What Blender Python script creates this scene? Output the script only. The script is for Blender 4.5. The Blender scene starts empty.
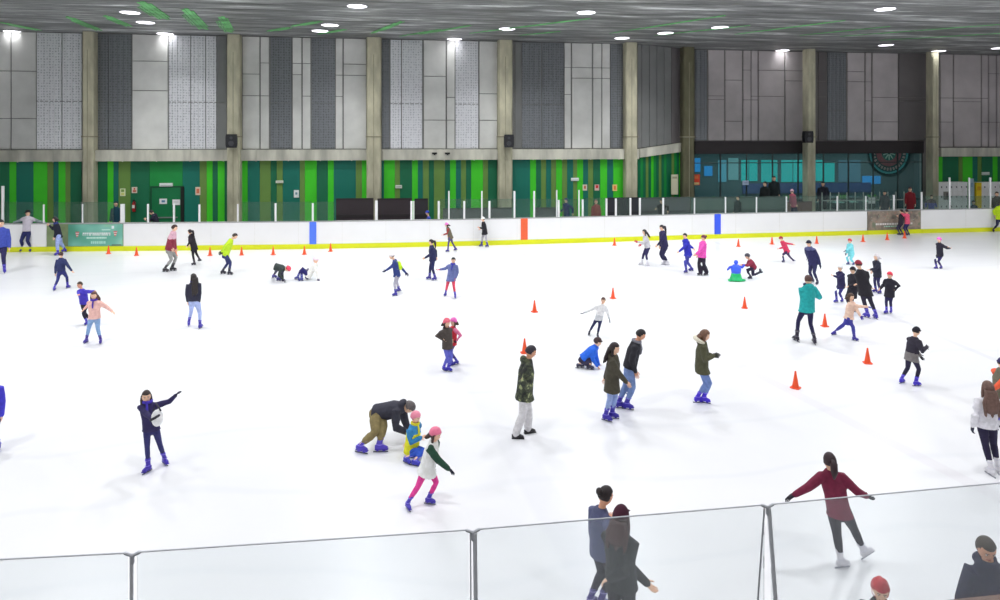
import bpy, math, random
from mathutils import Vector, Matrix, noise
random.seed(7)
scene = bpy.context.scene
COL = scene.collection
PI = math.pi

# ------------------------------------------------------------------ camera
CAM_H = 5.0
FPX = 680.0
HOR = 139.0
YAW = math.radians(7.9)
CR = Vector((math.cos(YAW), -math.sin(YAW), 0))
CF = Vector((math.sin(YAW), math.cos(YAW), 0))
UP = Vector((0, 0, 1))
CAM = Vector((0, 0, CAM_H))
cam_data = bpy.data.cameras.new('camera')
cam = bpy.data.objects.new('camera', cam_data)
COL.objects.link(cam)
cam.location = CAM
cam.rotation_euler = (PI / 2, 0, -YAW)
cam_data.sensor_width = 36
cam_data.lens = FPX / 1000 * 36
cam_data.shift_y = -(300 - HOR) / 1000
cam_data.clip_end = 300
scene.camera = cam
scene.view_settings.view_transform = 'Standard'
scene.view_settings.look = 'None'
scene.view_settings.exposure = 0
scene.view_settings.gamma = 1
scene.view_settings.use_curve_mapping = False


def ray(px, py):
    return CR * ((px - 500) / FPX) + CF + UP * ((HOR - py) / FPX)


def at_depth(px, py, t):
    return CAM + ray(px, py) * t


def at_z(px, py, z=0.0):
    return at_depth(px, py, (CAM_H - z) * FPX / (py - HOR))


def at_Y(px, py, Y):
    r = ray(px, py)
    return CAM + r * (Y / r.y)


def X_at(px, Y):
    return at_Y(px, 139, Y).x


def Z_at(px, py, Y):
    return at_Y(px, py, Y).z


# ------------------------------------------------------------------ materials
def lin(c):
    r = []
    for v in c[:3]:
        v = v / 255.0
        r.append(v / 12.92 if v <= 0.04045 else ((v + 0.055) / 1.055) ** 2.4)
    return r


GAIN = 1.3
MATS = {}


def nodes_of(m):
    m.use_nodes = True
    return m.node_tree.nodes, m.node_tree.links, m.node_tree.nodes['Principled BSDF']


def ramp(ns, stops, interp='LINEAR'):
    r = ns.new('ShaderNodeValToRGB')
    cr = r.color_ramp
    cr.interpolation = interp
    while len(cr.elements) < len(stops):
        cr.elements.new(0.5)
    for e, (p, c) in zip(cr.elements, stops):
        e.position = p
        e.color = (c[0], c[1], c[2], 1)
    return r


def mat(c, rough=0.75, metal=0.0, vary=0.12, scale=14.0, gain=None, name='surface', bump=0.0, coords='Object', stretch=None):
    key = (tuple(c), rough, metal, vary, scale, gain, name, bump, coords, stretch)
    if key in MATS:
        return MATS[key]
    m = bpy.data.materials.new(name)
    ns, ls, b = nodes_of(m)
    base = [min(0.92, v * (GAIN if gain is None else gain)) for v in lin(c)]
    tc = ns.new('ShaderNodeTexCoord')
    mp = ns.new('ShaderNodeMapping')
    ls.new(tc.outputs[coords], mp.inputs['Vector'])
    if stretch:
        mp.inputs['Scale'].default_value = stretch
    nz = ns.new('ShaderNodeTexNoise')
    nz.inputs['Scale'].default_value = scale
    nz.inputs['Detail'].default_value = 4
    ls.new(mp.outputs['Vector'], nz.inputs['Vector'])
    lo = [v * (1 - vary) for v in base]
    hi = [min(0.95, v * (1 + vary)) for v in base]
    r = ramp(ns, [(0.3, lo), (0.7, hi)])
    ls.new(nz.outputs['Fac'], r.inputs['Fac'])
    ls.new(r.outputs['Color'], b.inputs['Base Color'])
    b.inputs['Roughness'].default_value = rough
    b.inputs['Metallic'].default_value = metal
    if bump:
        bp = ns.new('ShaderNodeBump')
        bp.inputs['Strength'].default_value = bump
        bp.inputs['Distance'].default_value = 0.02
        ls.new(nz.outputs['Fac'], bp.inputs['Height'])
        ls.new(bp.outputs['Normal'], b.inputs['Normal'])
    MATS[key] = m
    return m


def cloth(c):
    return mat(c, rough=0.85, vary=0.16, scale=18, name='fabric', bump=0.25, gain=1.08)


def camo_mat():
    m = bpy.data.materials.new('camouflage_fabric')
    ns, ls, b = nodes_of(m)
    tc = ns.new('ShaderNodeTexCoord')
    nz = ns.new('ShaderNodeTexNoise')
    nz.inputs['Scale'].default_value = 11
    nz.inputs['Detail'].default_value = 2
    ls.new(tc.outputs['Object'], nz.inputs['Vector'])
    g = [[v * 1.2 for v in lin(c)] for c in ((40, 42, 40), (78, 84, 62), (56, 62, 50), (146, 154, 112))]
    r = ramp(ns, [(0.0, g[0]), (0.42, g[2]), (0.52, g[1]), (0.62, g[3])], 'CONSTANT')
    ls.new(nz.outputs['Fac'], r.inputs['Fac'])
    ls.new(r.outputs['Color'], b.inputs['Base Color'])
    b.inputs['Roughness'].default_value = 0.85
    return m


def emis(c, s, name='lamp_glow'):
    m = bpy.data.materials.new(name)
    ns, ls, b = nodes_of(m)
    b.inputs['Base Color'].default_value = (*lin(c), 1)
    b.inputs['Emission Color'].default_value = (*lin(c), 1)
    b.inputs['Emission Strength'].default_value = s
    return m


def glass_mat(tint=(0.93, 0.97, 0.95), haze=0.06, gloss=0.05, name='screen_glass'):
    m = bpy.data.materials.new(name)
    m.use_nodes = True
    ns, ls = m.node_tree.nodes, m.node_tree.links
    ns.remove(ns['Principled BSDF'])
    out = ns['Material Output']
    tr = ns.new('ShaderNodeBsdfTransparent')
    tr.inputs['Color'].default_value = (*tint, 1)
    df = ns.new('ShaderNodeBsdfTranslucent')
    df.inputs['Color'].default_value = (0.8, 0.85, 0.86, 1)
    gl = ns.new('ShaderNodeBsdfGlossy')
    gl.inputs['Roughness'].default_value = 0.03
    fr = ns.new('ShaderNodeFresnel')
    fr.inputs['IOR'].default_value = 1.2
    m1 = ns.new('ShaderNodeMixShader')
    tx = ns.new('ShaderNodeTexNoise')
    tx.inputs['Scale'].default_value = 3
    mm = ns.new('ShaderNodeMath')
    mm.operation = 'MULTIPLY_ADD'
    mm.inputs[1].default_value = haze * 0.4
    mm.inputs[2].default_value = haze * 0.8
    ls.new(tx.outputs['Fac'], mm.inputs[0])
    ls.new(mm.outputs[0], m1.inputs['Fac'])
    ls.new(tr.outputs[0], m1.inputs[1])
    ls.new(df.outputs[0], m1.inputs[2])
    m2 = ns.new('ShaderNodeMixShader')
    ls.new(fr.outputs[0], m2.inputs['Fac'])
    ls.new(m1.outputs[0], m2.inputs[1])
    ls.new(gl.outputs[0], m2.inputs[2])
    ls.new(m2.outputs[0], out.inputs['Surface'])
    return m


# ------------------------------------------------------------------ mesh builder
class MB:
    def __init__(self):
        self.v = []
        self.f = []
        self.m = []

    def add(self, verts, faces, mi=0):
        o = len(self.v)
        self.v += [Vector(x) for x in verts]
        for f in faces:
            self.f.append([i + o for i in f])
            self.m.append(mi)

    def box(self, a, b, mi=0):
        x0, y0, z0 = (min(a[i], b[i]) for i in range(3))
        x1, y1, z1 = (max(a[i], b[i]) for i in range(3))
        vs = [(x0, y0, z0), (x1, y0, z0), (x1, y1, z0), (x0, y1, z0), (x0, y0, z1), (x1, y0, z1), (x1, y1, z1), (x0, y1, z1)]
        self.add(vs, [(0, 3, 2, 1), (4, 5, 6, 7), (0, 1, 5, 4), (1, 2, 6, 5), (2, 3, 7, 6), (3, 0, 4, 7)], mi)

    def obox(self, c, ax, ay, az, mi=0):
        """oriented box: centre and three half-extent vectors"""
        vs = []
        for sz in (-1, 1):
            for sx, sy in ((-1, -1), (1, -1), (1, 1), (-1, 1)):
                vs.append(Vector(c) + ax * sx + ay * sy + az * sz)
        self.add(vs, [(0, 3, 2, 1), (4, 5, 6, 7), (0, 1, 5, 4), (1, 2, 6, 5), (2, 3, 7, 6), (3, 0, 4, 7)], mi)

    def rings(self, rings, mi=0, cap=True):
        """rings: list of equal-length vertex loops"""
        n = len(rings[0])
        vs = [p for r in rings for p in r]
        fs = []
        for k in range(len(rings) - 1):
            for i in range(n):
                j = (i + 1) % n
                fs.append((k * n + i, k * n + j, (k + 1) * n + j, (k + 1) * n + i))
        if cap:
            c0 = sum(rings[0], Vector()) / n
            c1 = sum(rings[-1], Vector()) / n
            a = len(vs)
            vs += [c0, c1]
            L = (len(rings) - 1) * n
            for i in range(n):
                j = (i + 1) % n
                fs.append((a, j, i))
                fs.append((a + 1, L + i, L + j))
        self.add(vs, fs, mi)

    def loft(self, st, n=14, mi=0):
        """st: list of (centre, u, v, a, b)"""
        self.rings([[Vector(c) + u * (a * math.cos(2 * PI * i / n)) + v * (b * math.sin(2 * PI * i / n)) for i in range(n)]
                    for c, u, v, a, b in st], mi)

    def tube(self, pts, rad, n=8, mi=0, flat=1.0, ref=None, roundcap=True):
        pts = [Vector(p) for p in pts]
        if isinstance(rad, (int, float)):
            rad = [rad] * len(pts)
        P, Rr = list(pts), list(rad)
        if roundcap:
            d0 = (pts[0] - pts[1]).normalized()
            d1 = (pts[-1] - pts[-2]).normalized()
            P = [pts[0] + d0 * rad[0] * 0.85] + P + [pts[-1] + d1 * rad[-1] * 0.85]
            Rr = [rad[0] * 0.5] + Rr + [rad[-1] * 0.5]
        st = []
        for i, p in enumerate(P):
            d = (P[min(i + 1, len(P) - 1)] - P[max(i - 1, 0)]).normalized()
            r = ref if ref is not None else (Vector((0.31, 0.2, 0.93)) if abs(d.z) < 0.8 else Vector((0.9, 0.3, 0.1)))
            u = d.cross(r).normalized()
            v = u.cross(d).normalized()
            st.append((p, u, v, Rr[i], Rr[i] * flat))
        self.loft(st, n, mi)

    def ell(self, c, ax, ay, az, nu=14, nv=9, mi=0):
        c = Vector(c)
        rr = []
        for k in range(1, nv):
            th = PI * k / nv
            rr.append([c + az * math.cos(th) + (ax * math.cos(2 * PI * i / nu) + ay * math.sin(2 * PI * i / nu)) * math.sin(th) for i in range(nu)])
        o = len(self.v)
        self.rings(rr, mi)
        self.v[o + len(rr) * nu] = c + az
        self.v[o + len(rr) * nu + 1] = c - az

    def lathe(self, c, prof, n=16, mi=0):
        c = Vector(c)
        self.rings([[c + Vector((r * math.cos(2 * PI * i / n), r * math.sin(2 * PI * i / n), z)) for i in range(n)] for r, z in prof], mi)

    def mesh(self, name, mats, off=None, smooth=False):
        me = bpy.data.meshes.new(name)
        o = off or Vector()
        me.from_pydata([tuple(p - o) for p in self.v], [], self.f)
        if not isinstance(mats, (list, tuple)):
            mats = [mats]
        for x in mats:
            me.materials.append(x)
        me.polygons.foreach_set('material_index', [min(i, len(mats) - 1) for i in self.m])
        if smooth:
            me.polygons.foreach_set('use_smooth', [True] * len(self.f))
        me.update()
        return me

    def build(self, name, mats, parent=None, smooth=False):
        off = Vector(parent['_w']) if parent is not None else None
        me = self.mesh(name, mats, off, smooth)
        o = bpy.data.objects.new(name, me)
        COL.objects.link(o)
        if parent is not None:
            o.parent = parent
            o['_w'] = parent['_w']
        else:
            o['_w'] = (0.0, 0.0, 0.0)
        return o


def fix_normals(me):
    import bmesh
    bm = bmesh.new()
    bm.from_mesh(me)
    bmesh.ops.recalc_face_normals(bm, faces=bm.faces)
    bm.to_mesh(me)
    bm.free()


def remeshed(mb, voxel, smooth=2):
    """one continuous surface out of the overlapping limbs; returns a mesh without materials"""
    me = bpy.data.meshes.new('tmp')
    me.from_pydata([tuple(p) for p in mb.v], [], mb.f)
    fix_normals(me)
    o = bpy.data.objects.new('tmp', me)
    COL.objects.link(o)
    md = o.modifiers.new('r', 'REMESH')
    md.mode = 'VOXEL'
    md.voxel_size = voxel
    md.use_smooth_shade = True
    if smooth:
        s = o.modifiers.new('s', 'SMOOTH')
        s.factor = 0.5
        s.iterations = smooth
    dg = bpy.context.evaluated_depsgraph_get()
    dg.update()
    r = bpy.data.meshes.new_from_object(o.evaluated_get(dg))
    bpy.data.objects.remove(o)
    bpy.data.meshes.remove(me)
    return r


def mesh_part(name, me, mats, parent, extra=None, matfn=None):
    """link a remeshed mesh (world space) as a part, with an optional MB joined in"""
    off = Vector(parent['_w'])
    vs = [tuple(v.co - off) for v in me.vertices]
    fs = [list(p.vertices) for p in me.polygons]
    mi = [0] * len(fs)
    if matfn:
        mi = [matfn(p.center) for p in me.polygons]
    bpy.data.meshes.remove(me)
    if extra:
        o = len(vs)
        vs += [tuple(p - off) for p in extra.v]
        fs += [[i + o for i in f] for f in extra.f]
        mi += extra.m
    m2 = bpy.data.meshes.new(name)
    m2.from_pydata(vs, [], fs)
    for x in mats:
        m2.materials.append(x)
    m2.polygons.foreach_set('material_index', mi)
    m2.polygons.foreach_set('use_smooth', [True] * len(fs))
    m2.update()
    ob = bpy.data.objects.new(name, m2)
    COL.objects.link(ob)
    ob.parent = parent
    ob['_w'] = parent['_w']
    return ob


def thing(name, loc, label, cat, group=None):
    o = bpy.data.objects.new(name, None)
    COL.objects.link(o)
    o.location = loc
    o.empty_display_size = 0.2
    o['_w'] = tuple(loc)
    return tag(o, label, cat, group)


def tag(o, label=None, cat=None, group=None, kind=None):
    if label:
        o['label'] = label
    if cat:
        o['category'] = cat
    if group:
        o['group'] = group
    if kind:
        o['kind'] = kind
    return o


def struct(o):
    o['kind'] = 'structure'
    return o
LAMP_W = 170.0

# ------------------------------------------------------------------ people
SKIN = {'l': (226, 178, 150), 'm': (205, 150, 120), 'd': (160, 110, 85)}


def head_pt(x, y, z, hh):
    """unit sphere direction -> head surface in head units (x right, y forward, z up)"""
    t = max(0.0, -z)
    X = x * 0.345 * (1 - 0.30 * t ** 1.4)
    Y = y * (0.40 if y > 0 else 0.44) * (1 - (0.08 if y > 0 else 0.42) * t)
    Z = z * 0.5
    if y > 0.3:
        e = math.exp(-((abs(x) - 0.36) ** 2) / 0.03 - ((z - 0.06) ** 2) / 0.02)
        Y -= 0.035 * e
        Y += 0.02 * math.exp(-((z - 0.25) ** 2) / 0.01)
        Y += 0.025 * math.exp(-(x * x) / 0.03 - ((z + 0.85) ** 2) / 0.03)
    return X * hh, Y * hh, Z * hh


def sphere_dirs(nu=28, nv=20):
    for k in range(1, nv):
        th = PI * k / nv
        yield [(math.sin(th) * math.cos(2 * PI * i / nu), math.sin(th) * math.sin(2 * PI * i / nu), math.cos(th)) for i in range(nu)]


def head_shell(mb, c, r, f, u, hh, fac, mi=0, nu=28, nv=20):
    """fac(x,y,z) -> scale of the head surface"""
    rr = []
    for ring in sphere_dirs(nu, nv):
        L = []
        for (x, y, z) in ring:
            s = fac(x, y, z)
            X, Y, Z = head_pt(x, y, z, hh)
            L.append(c + r * (X * s) + f * (Y * s) + u * (Z * s))
        rr.append(L)
    o = len(mb.v)
    mb.rings(rr, mi)
    s = fac(0, 0, 1)
    mb.v[o + len(rr) * nu] = c + u * (0.5 * hh * s)
    s = fac(0, 0, -1)
    mb.v[o + len(rr) * nu + 1] = c - u * (0.5 * hh * s)


def sst(a, b, x):
    t = max(0.0, min(1.0, (x - a) / (b - a)))
    return t * t * (3 - 2 * t)


def add_head(mb, c, r, f, u, hh):
    head_shell(mb, c, r, f, u, hh, lambda x, y, z: 1.0)
    # nose
    def hp(x, y, z):
        return c + r * (x * hh) + f * (y * hh) + u * (z * hh)
    mb.rings([[hp(0, 0.37, 0.07), hp(-0.03, 0.355, 0.06), hp(0, 0.33, 0.05), hp(0.03, 0.355, 0.06)],
              [hp(0, 0.43, -0.04), hp(-0.04, 0.37, -0.05), hp(0, 0.33, -0.05), hp(0.04, 0.37, -0.05)],
              [hp(0, 0.465, -0.10), hp(-0.06, 0.37, -0.11), hp(0, 0.33, -0.12), hp(0.06, 0.37, -0.11)],
              [hp(0, 0.40, -0.135), hp(-0.04, 0.365, -0.13), hp(0, 0.33, -0.14), hp(0.04, 0.365, -0.13)]], 0)
    for s in (-1, 1):
        mb.ell(hp(s * 0.345, -0.02, -0.01), r * (0.03 * hh), f * (0.06 * hh), u * (0.10 * hh), 8, 6, 0)     # ear
        mb.ell(hp(s * 0.125, 0.335, 0.03), r * (0.055 * hh), f * (0.03 * hh), u * (0.032 * hh), 8, 6, 1)    # eye white
        mb.ell(hp(s * 0.125, 0.357, 0.03), r * (0.026 * hh), f * (0.014 * hh), u * (0.028 * hh), 8, 6, 2)   # iris
        mb.tube([hp(s * 0.06, 0.385, 0.105), hp(s * 0.13, 0.375, 0.12), hp(s * 0.20, 0.335, 0.10)], 0.013 * hh, 5, 2)  # brow
    mb.tube([hp(-0.10, 0.335, -0.245), hp(-0.04, 0.372, -0.232), hp(0, 0.376, -0.238), hp(0.04, 0.372, -0.232), hp(0.10, 0.335, -0.245)],
            [0.010 * hh, 0.018 * hh, 0.019 * hh, 0.018 * hh, 0.010 * hh], 6, 3)  # lips


def add_hand(mb, w, d, side, s, curl=0.5, mi=0):
    """w wrist point, d hand direction, side: unit vector towards the thumb, s: stature scale"""
    n = d.cross(side).normalized()
    side = n.cross(d).normalized()
    s = s * 1.0
    mb.loft([(w - d * 0.02 * s, side, n, 0.022 * s, 0.018 * s), (w + d * 0.012 * s, side, n, 0.028 * s, 0.017 * s),
             (w + d * 0.045 * s, side, n, 0.040 * s, 0.016 * s), (w + d * 0.080 * s, side, n, 0.041 * s, 0.014 * s),
             (w + d * 0.092 * s, side, n, 0.034 * s, 0.010 * s)], 10, mi)
    for k, L in enumerate((0.072, 0.082, 0.076, 0.060)):
        x = (0.030 - 0.0205 * k) * s
        a = curl * (0.45 + 0.12 * k)
        p = w + d * (0.085 - 0.004 * abs(k - 1)) * s + side * x
        pts = [p]
        ang = a * 0.5
        for q in (0.45, 0.31, 0.24):
            dd = (d * math.cos(ang) + n * math.sin(ang) + side * (0.05 * (1.5 - k))).normalized()
            p = p + dd * (L * q * s)
            pts.append(p)
            ang += a
        mb.tube(pts, [0.0095 * s, 0.009 * s, 0.008 * s, 0.007 * s], 6, mi)
    p = w + d * 0.018 * s + side * 0.026 * s
    t1 = (d * 0.65 + side * 0.75 + n * 0.15).normalized()
    t2 = (d * 0.9 + side * 0.35 + n * 0.3).normalized()
    mb.tube([p, p + t1 * 0.034 * s, p + t1 * 0.034 * s + t2 * 0.030 * s, p + t1 * 0.034 * s + t2 * 0.052 * s],
            [0.013 * s, 0.011 * s, 0.010 * s, 0.008 * s], 6, mi)


def ik(a, b, l1, l2, bend):
    d = b - a
    D = d.length
    if D > (l1 + l2) * 0.995:
        k = D / ((l1 + l2) * 0.995)
        l1 *= k
        l2 *= k
    D = max(D, abs(l1 - l2) + 1e-3, 1e-3)
    u = d.normalized()
    x = (l1 * l1 - l2 * l2 + D * D) / (2 * D)
    h = math.sqrt(max(0.0, l1 * l1 - x * x))
    b2 = bend - u * bend.dot(u)
    if b2.length < 1e-4:
        b2 = UP.cross(u)
    return a + u * x + b2.normalized() * h


PURPLE = (62, 48, 176)
BLACKSK = (28, 26, 34)
WHITESK = (232, 230, 236)


def rot_h(v, a):
    c, s = math.cos(a), math.sin(a)
    return Vector((v.x * c - v.y * s, v.x * s + v.y * c, v.z))


def person(label, head, feet, face, hip=None, hands=(None, None), neck=None, Ht=None, t=None, hem=None,
           jacket=(30, 32, 60), sleeves=None, band=None, trousers=(40, 40, 60), tw=1.0, puff=1.0, skate=PURPLE,
           hair='short', haircol=(38, 28, 24), hat=None, hatcol=(30, 30, 30), skin='l', gloves=None, hood=None,
           scarf=None, lean=0.0, hipd=0.0, hface=None, hpitch=-8, foot_dir=None, shoes=False, flare=1.0, group=None,
           bare_hand=True, hairlen=0.3, skates=True, jmat=None, knees=None, base_z=0.0, elb=None, skirt=None, legk=0.965, kup=0.0):
    # depth of the figure from where the skates meet the ice
    gr = [f for f in feet if len(f) == 2]
    standing = not skates
    if standing:
        skates, shoes, base_z = True, 'real', -0.04
        if skate == PURPLE:
            skate = (30, 28, 34)
    if t is None:
        t = sum((CAM_H - base_z) * FPX / (f[1] - HOR) for f in gr) / len(gr)
    fy = sum(f[1] for f in feet) / len(feet)
    m_px = t / FPX
    D = (fy - head[1]) * m_px
    if Ht is None:
        Ht = (D - 0.03) / (1 - 0.0675)
    hh = Ht * (0.145 if Ht > 1.35 else 0.160 if Ht > 1.1 else 0.172)
    s = Ht / 1.7
    a = math.radians(face)
    F = (CR * math.cos(a) + CF * math.sin(a)).normalized()
    RV = F.cross(UP).normalized()
    G = []
    for f in feet:
        if len(f) == 2:
            g = at_z(f[0], f[1], base_z)
            if standing:
                g = at_depth(f[0], f[1], t)
                g.z = base_z
            G.append((g, True))
        else:
            G.append((at_depth(f[0], f[1], t + f[2]), False))
    gm = sum((g for g, k in G if k), Vector()) / max(1, sum(1 for g, k in G if k)) if any(k for g, k in G) else G[0][0]
    base = Vector((gm.x, gm.y, base_z))
    hc = at_depth(head[0], head[1], t + lean)
    if hip is None:
        tot = (G[0][0] + G[1][0]) / 2
        hp = Vector((tot.x, tot.y, 0)).lerp(Vector((hc.x, hc.y, 0)), 0.35)
        hp.z = base_z + (hc.z - base_z) * 0.53
    else:
        hp = at_depth(hip[0], hip[1], t + hipd)
    u0 = (hc - hp).normalized()
    nk = at_depth(neck[0], neck[1], t + (neck[2] if len(neck) > 2 else lean)) if neck else hc - u0 * (hh * 0.70)
    U = (nk - hp).normalized()
    FW = U.cross(RV).normalized()
    # head frame
    ha = math.radians(face if hface is None else hface)
    HF = (CR * math.cos(ha) + CF * math.sin(ha)).normalized()
    HR = HF.cross(UP).normalized()
    hu = ((hc - nk).normalized() * 0.6 + UP * 0.6).normalized()
    hu = (hu - HR * hu.dot(HR)).normalized()
    hf = hu.cross(HR).normalized()
    q = Matrix.Rotation(math.radians(hpitch), 3, HR)
    hu, hf = q @ hu, q @ hf
    root = thing('person', base, label, 'person', group)
    v = max(0.0095, min(0.021, t * 0.0012)) * (1.0 if Ht > 1.2 else 0.85)

    sh = [nk - RV * (0.096 * Ht) - U * (0.038 * Ht), nk + RV * (0.096 * Ht) - U * (0.038 * Ht)]   # left, right
    hj = [hp - RV * (0.050 * Ht) - U * (0.01 * Ht), hp + RV * (0.050 * Ht) - U * (0.01 * Ht)]
    # feet to hips
    def cost(A, B):
        return (A - B).length
    order = [0, 1]
    if cost(hj[0], G[1][0]) + cost(hj[1], G[0][0]) < cost(hj[0], G[0][0]) + cost(hj[1], G[1][0]):
        order = [1, 0]
    # hands to shoulders
    prof = abs(F.dot(CF)) < 0.45
    hord = [0, 1]
    if prof:
        near = 0 if sh[0].dot(CF) < sh[1].dot(CF) else 1
        hord = [0, 1] if near == 0 else [1, 0]
    else:
        lx = 0 if sh[0].dot(CR) < sh[1].dot(CR) else 1      # which shoulder is on the image left
        hord = [0, 1] if lx == 0 else [1, 0]
    ankles, toes, kn = [], [], []
    for i in (0, 1):
        g, grounded = G[order[i]]
        fd = foot_dir[order[i]] if foot_dir else face + (12 if i == 0 else -12)
        fa = math.radians(fd)
        toe = (CR * math.cos(fa) + CF * math.sin(fa)).normalized()
        if grounded:
            an = g - toe * (0.035 * s) + UP * ((0.09 if shoes == 'real' else 0.136) * s)
            fu = UP.copy()
        else:
            an = g + (hj[i] - g).normalized() * (0.07 * s)
            fu = None
        kb = F.copy() + UP * 0.2
        if knees and knees[order[i]] is not None:
            kk = knees[order[i]]
            ka = math.radians(kk)
            kb = (CR * math.cos(ka) + CF * math.sin(ka)).normalized() + UP * 0.3
        kb = kb + UP * kup
        k = ik(hj[i], an, 0.245 * Ht * legk, 0.235 * Ht * legk, kb)
        if fu is None:
            fu = (k - an).normalized()
            toe = (toe - fu * toe.dot(fu))
            toe = toe.normalized() if toe.length > 0.05 else (UP * -1)
        ankles.append(an)
        toes.append((toe, fu))
        kn.append(k)
    wr, el, hd = [], [], []
    for i in (0, 1):
        h = hands[hord.index(i)] if hands[hord.index(i)] is not None else None
        side = -RV if i == 0 else RV
        if h is None:
            tgt = sh[i] + (-UP * 0.36 + side * 0.045 + FW * 0.05) * Ht
        else:
            dd = h[2] if len(h) > 2 else (sh[i] - CAM).dot(CF) - t
            tgt = at_depth(h[0], h[1], t + dd)
        bend = -F * 0.7 - UP * 0.5 + side * 0.45
        l1, l2 = 0.165 * Ht, 0.185 * Ht
        e = ik(sh[i], tgt, l1, l2, bend)
        w = e.lerp(tgt, 0.78)
        wr.append(w)
        el.append(e)
        hd.append((tgt - e).normalized())
    # ---- body: one continuous surface, head with face and hands joined in
    B = MB()
    H = Ht
    st = [(-0.20, .070, .055), (0, .088, .062), (0.35, .072, .054), (0.72, .088, .058), (0.93, .078, .046), (1.0, .040, .036)]
    T = (nk - hp)
    B.loft([(hp + T * k, RV, FW, a_ * H, b_ * H) for k, a_, b_ in st], 14)
    B.tube([nk - U * 0.03 * H, nk + (hc - nk) * 0.5, hc - hu * 0.15 * hh], [0.036 * H, 0.031 * H, 0.030 * H], 10)
    for i in (0, 1):
        B.tube([nk.lerp(sh[i], 0.4), sh[i], el[i], wr[i]], [0.028 * H, 0.024 * H, 0.018 * H, 0.0145 * H], 8)
        B.tube([hp.lerp(hj[i], 0.6), hj[i], kn[i], ankles[i]], [0.042 * H, 0.040 * H, 0.024 * H, 0.018 * H], 8)
    X = MB()
    add_head(X, hc, HR, hf, hu, hh)
    sk = mat(SKIN[skin], rough=0.55, vary=0.05, name='skin')
    GL = []
    for i in (0, 1):
        thumb = FW if i == 0 else FW
        sd = (thumb - hd[i] * thumb.dot(hd[i]))
        if sd.length < 0.1:
            sd = UP - hd[i] * UP.dot(hd[i])
        sd = sd.normalized()
        if gloves is None:
            if bare_hand:
                add_hand(X, wr[i], hd[i], sd, s * 1.05, 0.5)
        else:
            gm_ = MB()
            add_hand(gm_, wr[i], hd[i], sd, s * 1.22, 0.45)
            gm_.tube([wr[i] - hd[i] * 0.035 * s, wr[i] + hd[i] * 0.01 * s], 0.034 * s, 8)
            GL.append(gm_)
    mesh_part('body', remeshed(B, v, 1), [sk, mat((240, 238, 236), 0.4, vary=0.02, name='eye_white'), mat((40, 28, 22), 0.4, vary=0.02, name='iris'),
                                          mat((178, 92, 88), 0.5, vary=0.03, name='lips')], root, X)
    for g in GL:
        g.build('glove', cloth(gloves), root, True)
    # ---- trousers
    kmid = (kn[0] + kn[1]) / 2
    Tq = MB()
    Tq.loft([(hp + T * k, RV, FW, a_ * H, b_ * H) for k, a_, b_ in ((-0.30, .060, .052), (-0.16, .082, .066), (0, .092, .069), (0.2, .084, .064), (0.3, .070, .05))], 14)
    for i in (0, 1):
        ct = ankles[i] + (kn[i] - ankles[i]) * (0.02 if shoes or flare > 1.3 else 0.30)
        mid = kn[i].lerp(ct, 0.45)
        Tq.tube([hj[i] + T * 0.06, hj[i].lerp(kn[i], 0.3), kn[i], mid, ct],
                [0.054 * H * tw, 0.055 * H * tw, 0.038 * H * tw, 0.037 * H * tw * (flare + 1) / 2, 0.029 * H * tw * flare], 10)
    mesh_part('trousers', remeshed(Tq, v, 2), [cloth(trousers)], root)
    # ---- jacket
    J = MB()
    hemL = 0.05 * H
    if hem is not None:
        hipy = HOR + (CAM_H - hp.z) * FPX / t
        hemL = max(0.0, (hem - hipy) * m_px)
    hd_dir = (kmid - hp).normalized() if (kmid - hp).length > 0.02 else -U
    if (-U).dot(hd_dir) < 0.0:
        hd_dir = -U
    hd_dir = (hd_dir + (-U) * 0.5).normalized()
    P = 0.008 * H * puff + 0.004
    sts = []
    if hemL > 0:
        k2 = 1.0 + 0.5 * min(1.0, hemL / (0.2 * H)) * 0.35
        spread = max(abs((kn[0] - kn[1]).dot(RV)), 0) * 0.10
        sfw = abs((kn[0] - kn[1]).dot(FW)) * 0.18
        sts.append((hp + hd_dir * hemL, RV, FW, .094 * H * k2 + P + spread, .078 * H * k2 + P + sfw))
        sts.append((hp + hd_dir * hemL * 0.5, RV, FW, .102 * H + P, .082 * H + P + sfw * 0.5))
    sts += [(hp, RV, FW, .101 * H + P, .080 * H + P), (hp + T * 0.35, RV, FW, .094 * H + P, .076 * H + P),
            (hp + T * 0.68, RV, FW, .104 * H + P, .076 * H + P), (hp + T * 0.86, RV, FW, .092 * H + P * 0.5, .066 * H + P * 0.5),
            (nk + U * 0.010 * H, RV, FW, .062 * H + P * 0.5, .052 * H + P * 0.5), (nk + U * 0.034 * H, RV, FW, .042 * H + P * 0.5, .041 * H + P * 0.5)]
    J.loft(sts, 16)
    SL = MB() if sleeves else J
    for i in (0, 1):
        SL.tube([nk.lerp(sh[i], 0.5) - U * 0.012 * H, sh[i], sh[i].lerp(el[i], 0.5), el[i], wr[i] + hd[i] * 0.012 * s],
                [0.038 * H + P * 0.6, 0.041 * H + P * 0.8, 0.037 * H + P * 0.8, 0.032 * H + P * 0.8, 0.022 * H + P * 0.6], 10)
    if hood:
        J.ell(nk - FW * (0.045 * H) + U * 0.015 * H, RV * 0.075 * H, FW * 0.042 * H, U * 0.045 * H, 12, 8)
    jm = jmat or cloth(jacket)
    mats = [jm]
    fn = None
    if band:
        mats.append(cloth(band[1]))
        L2 = T.length_squared
        def fn(c, hp=hp.copy(), T=T.copy(), L2=L2, thr=band[0]):
            k = (Vector(c) - hp).dot(T) / L2
            return 1 if (k > thr if len(band) < 3 else k < thr) else 0
    mesh_part('jacket', remeshed(J, v, 2), mats, root, matfn=fn)
    if sleeves:
        mesh_part('sleeves', remeshed(SL, v, 2), [cloth(sleeves)], root)
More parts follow.
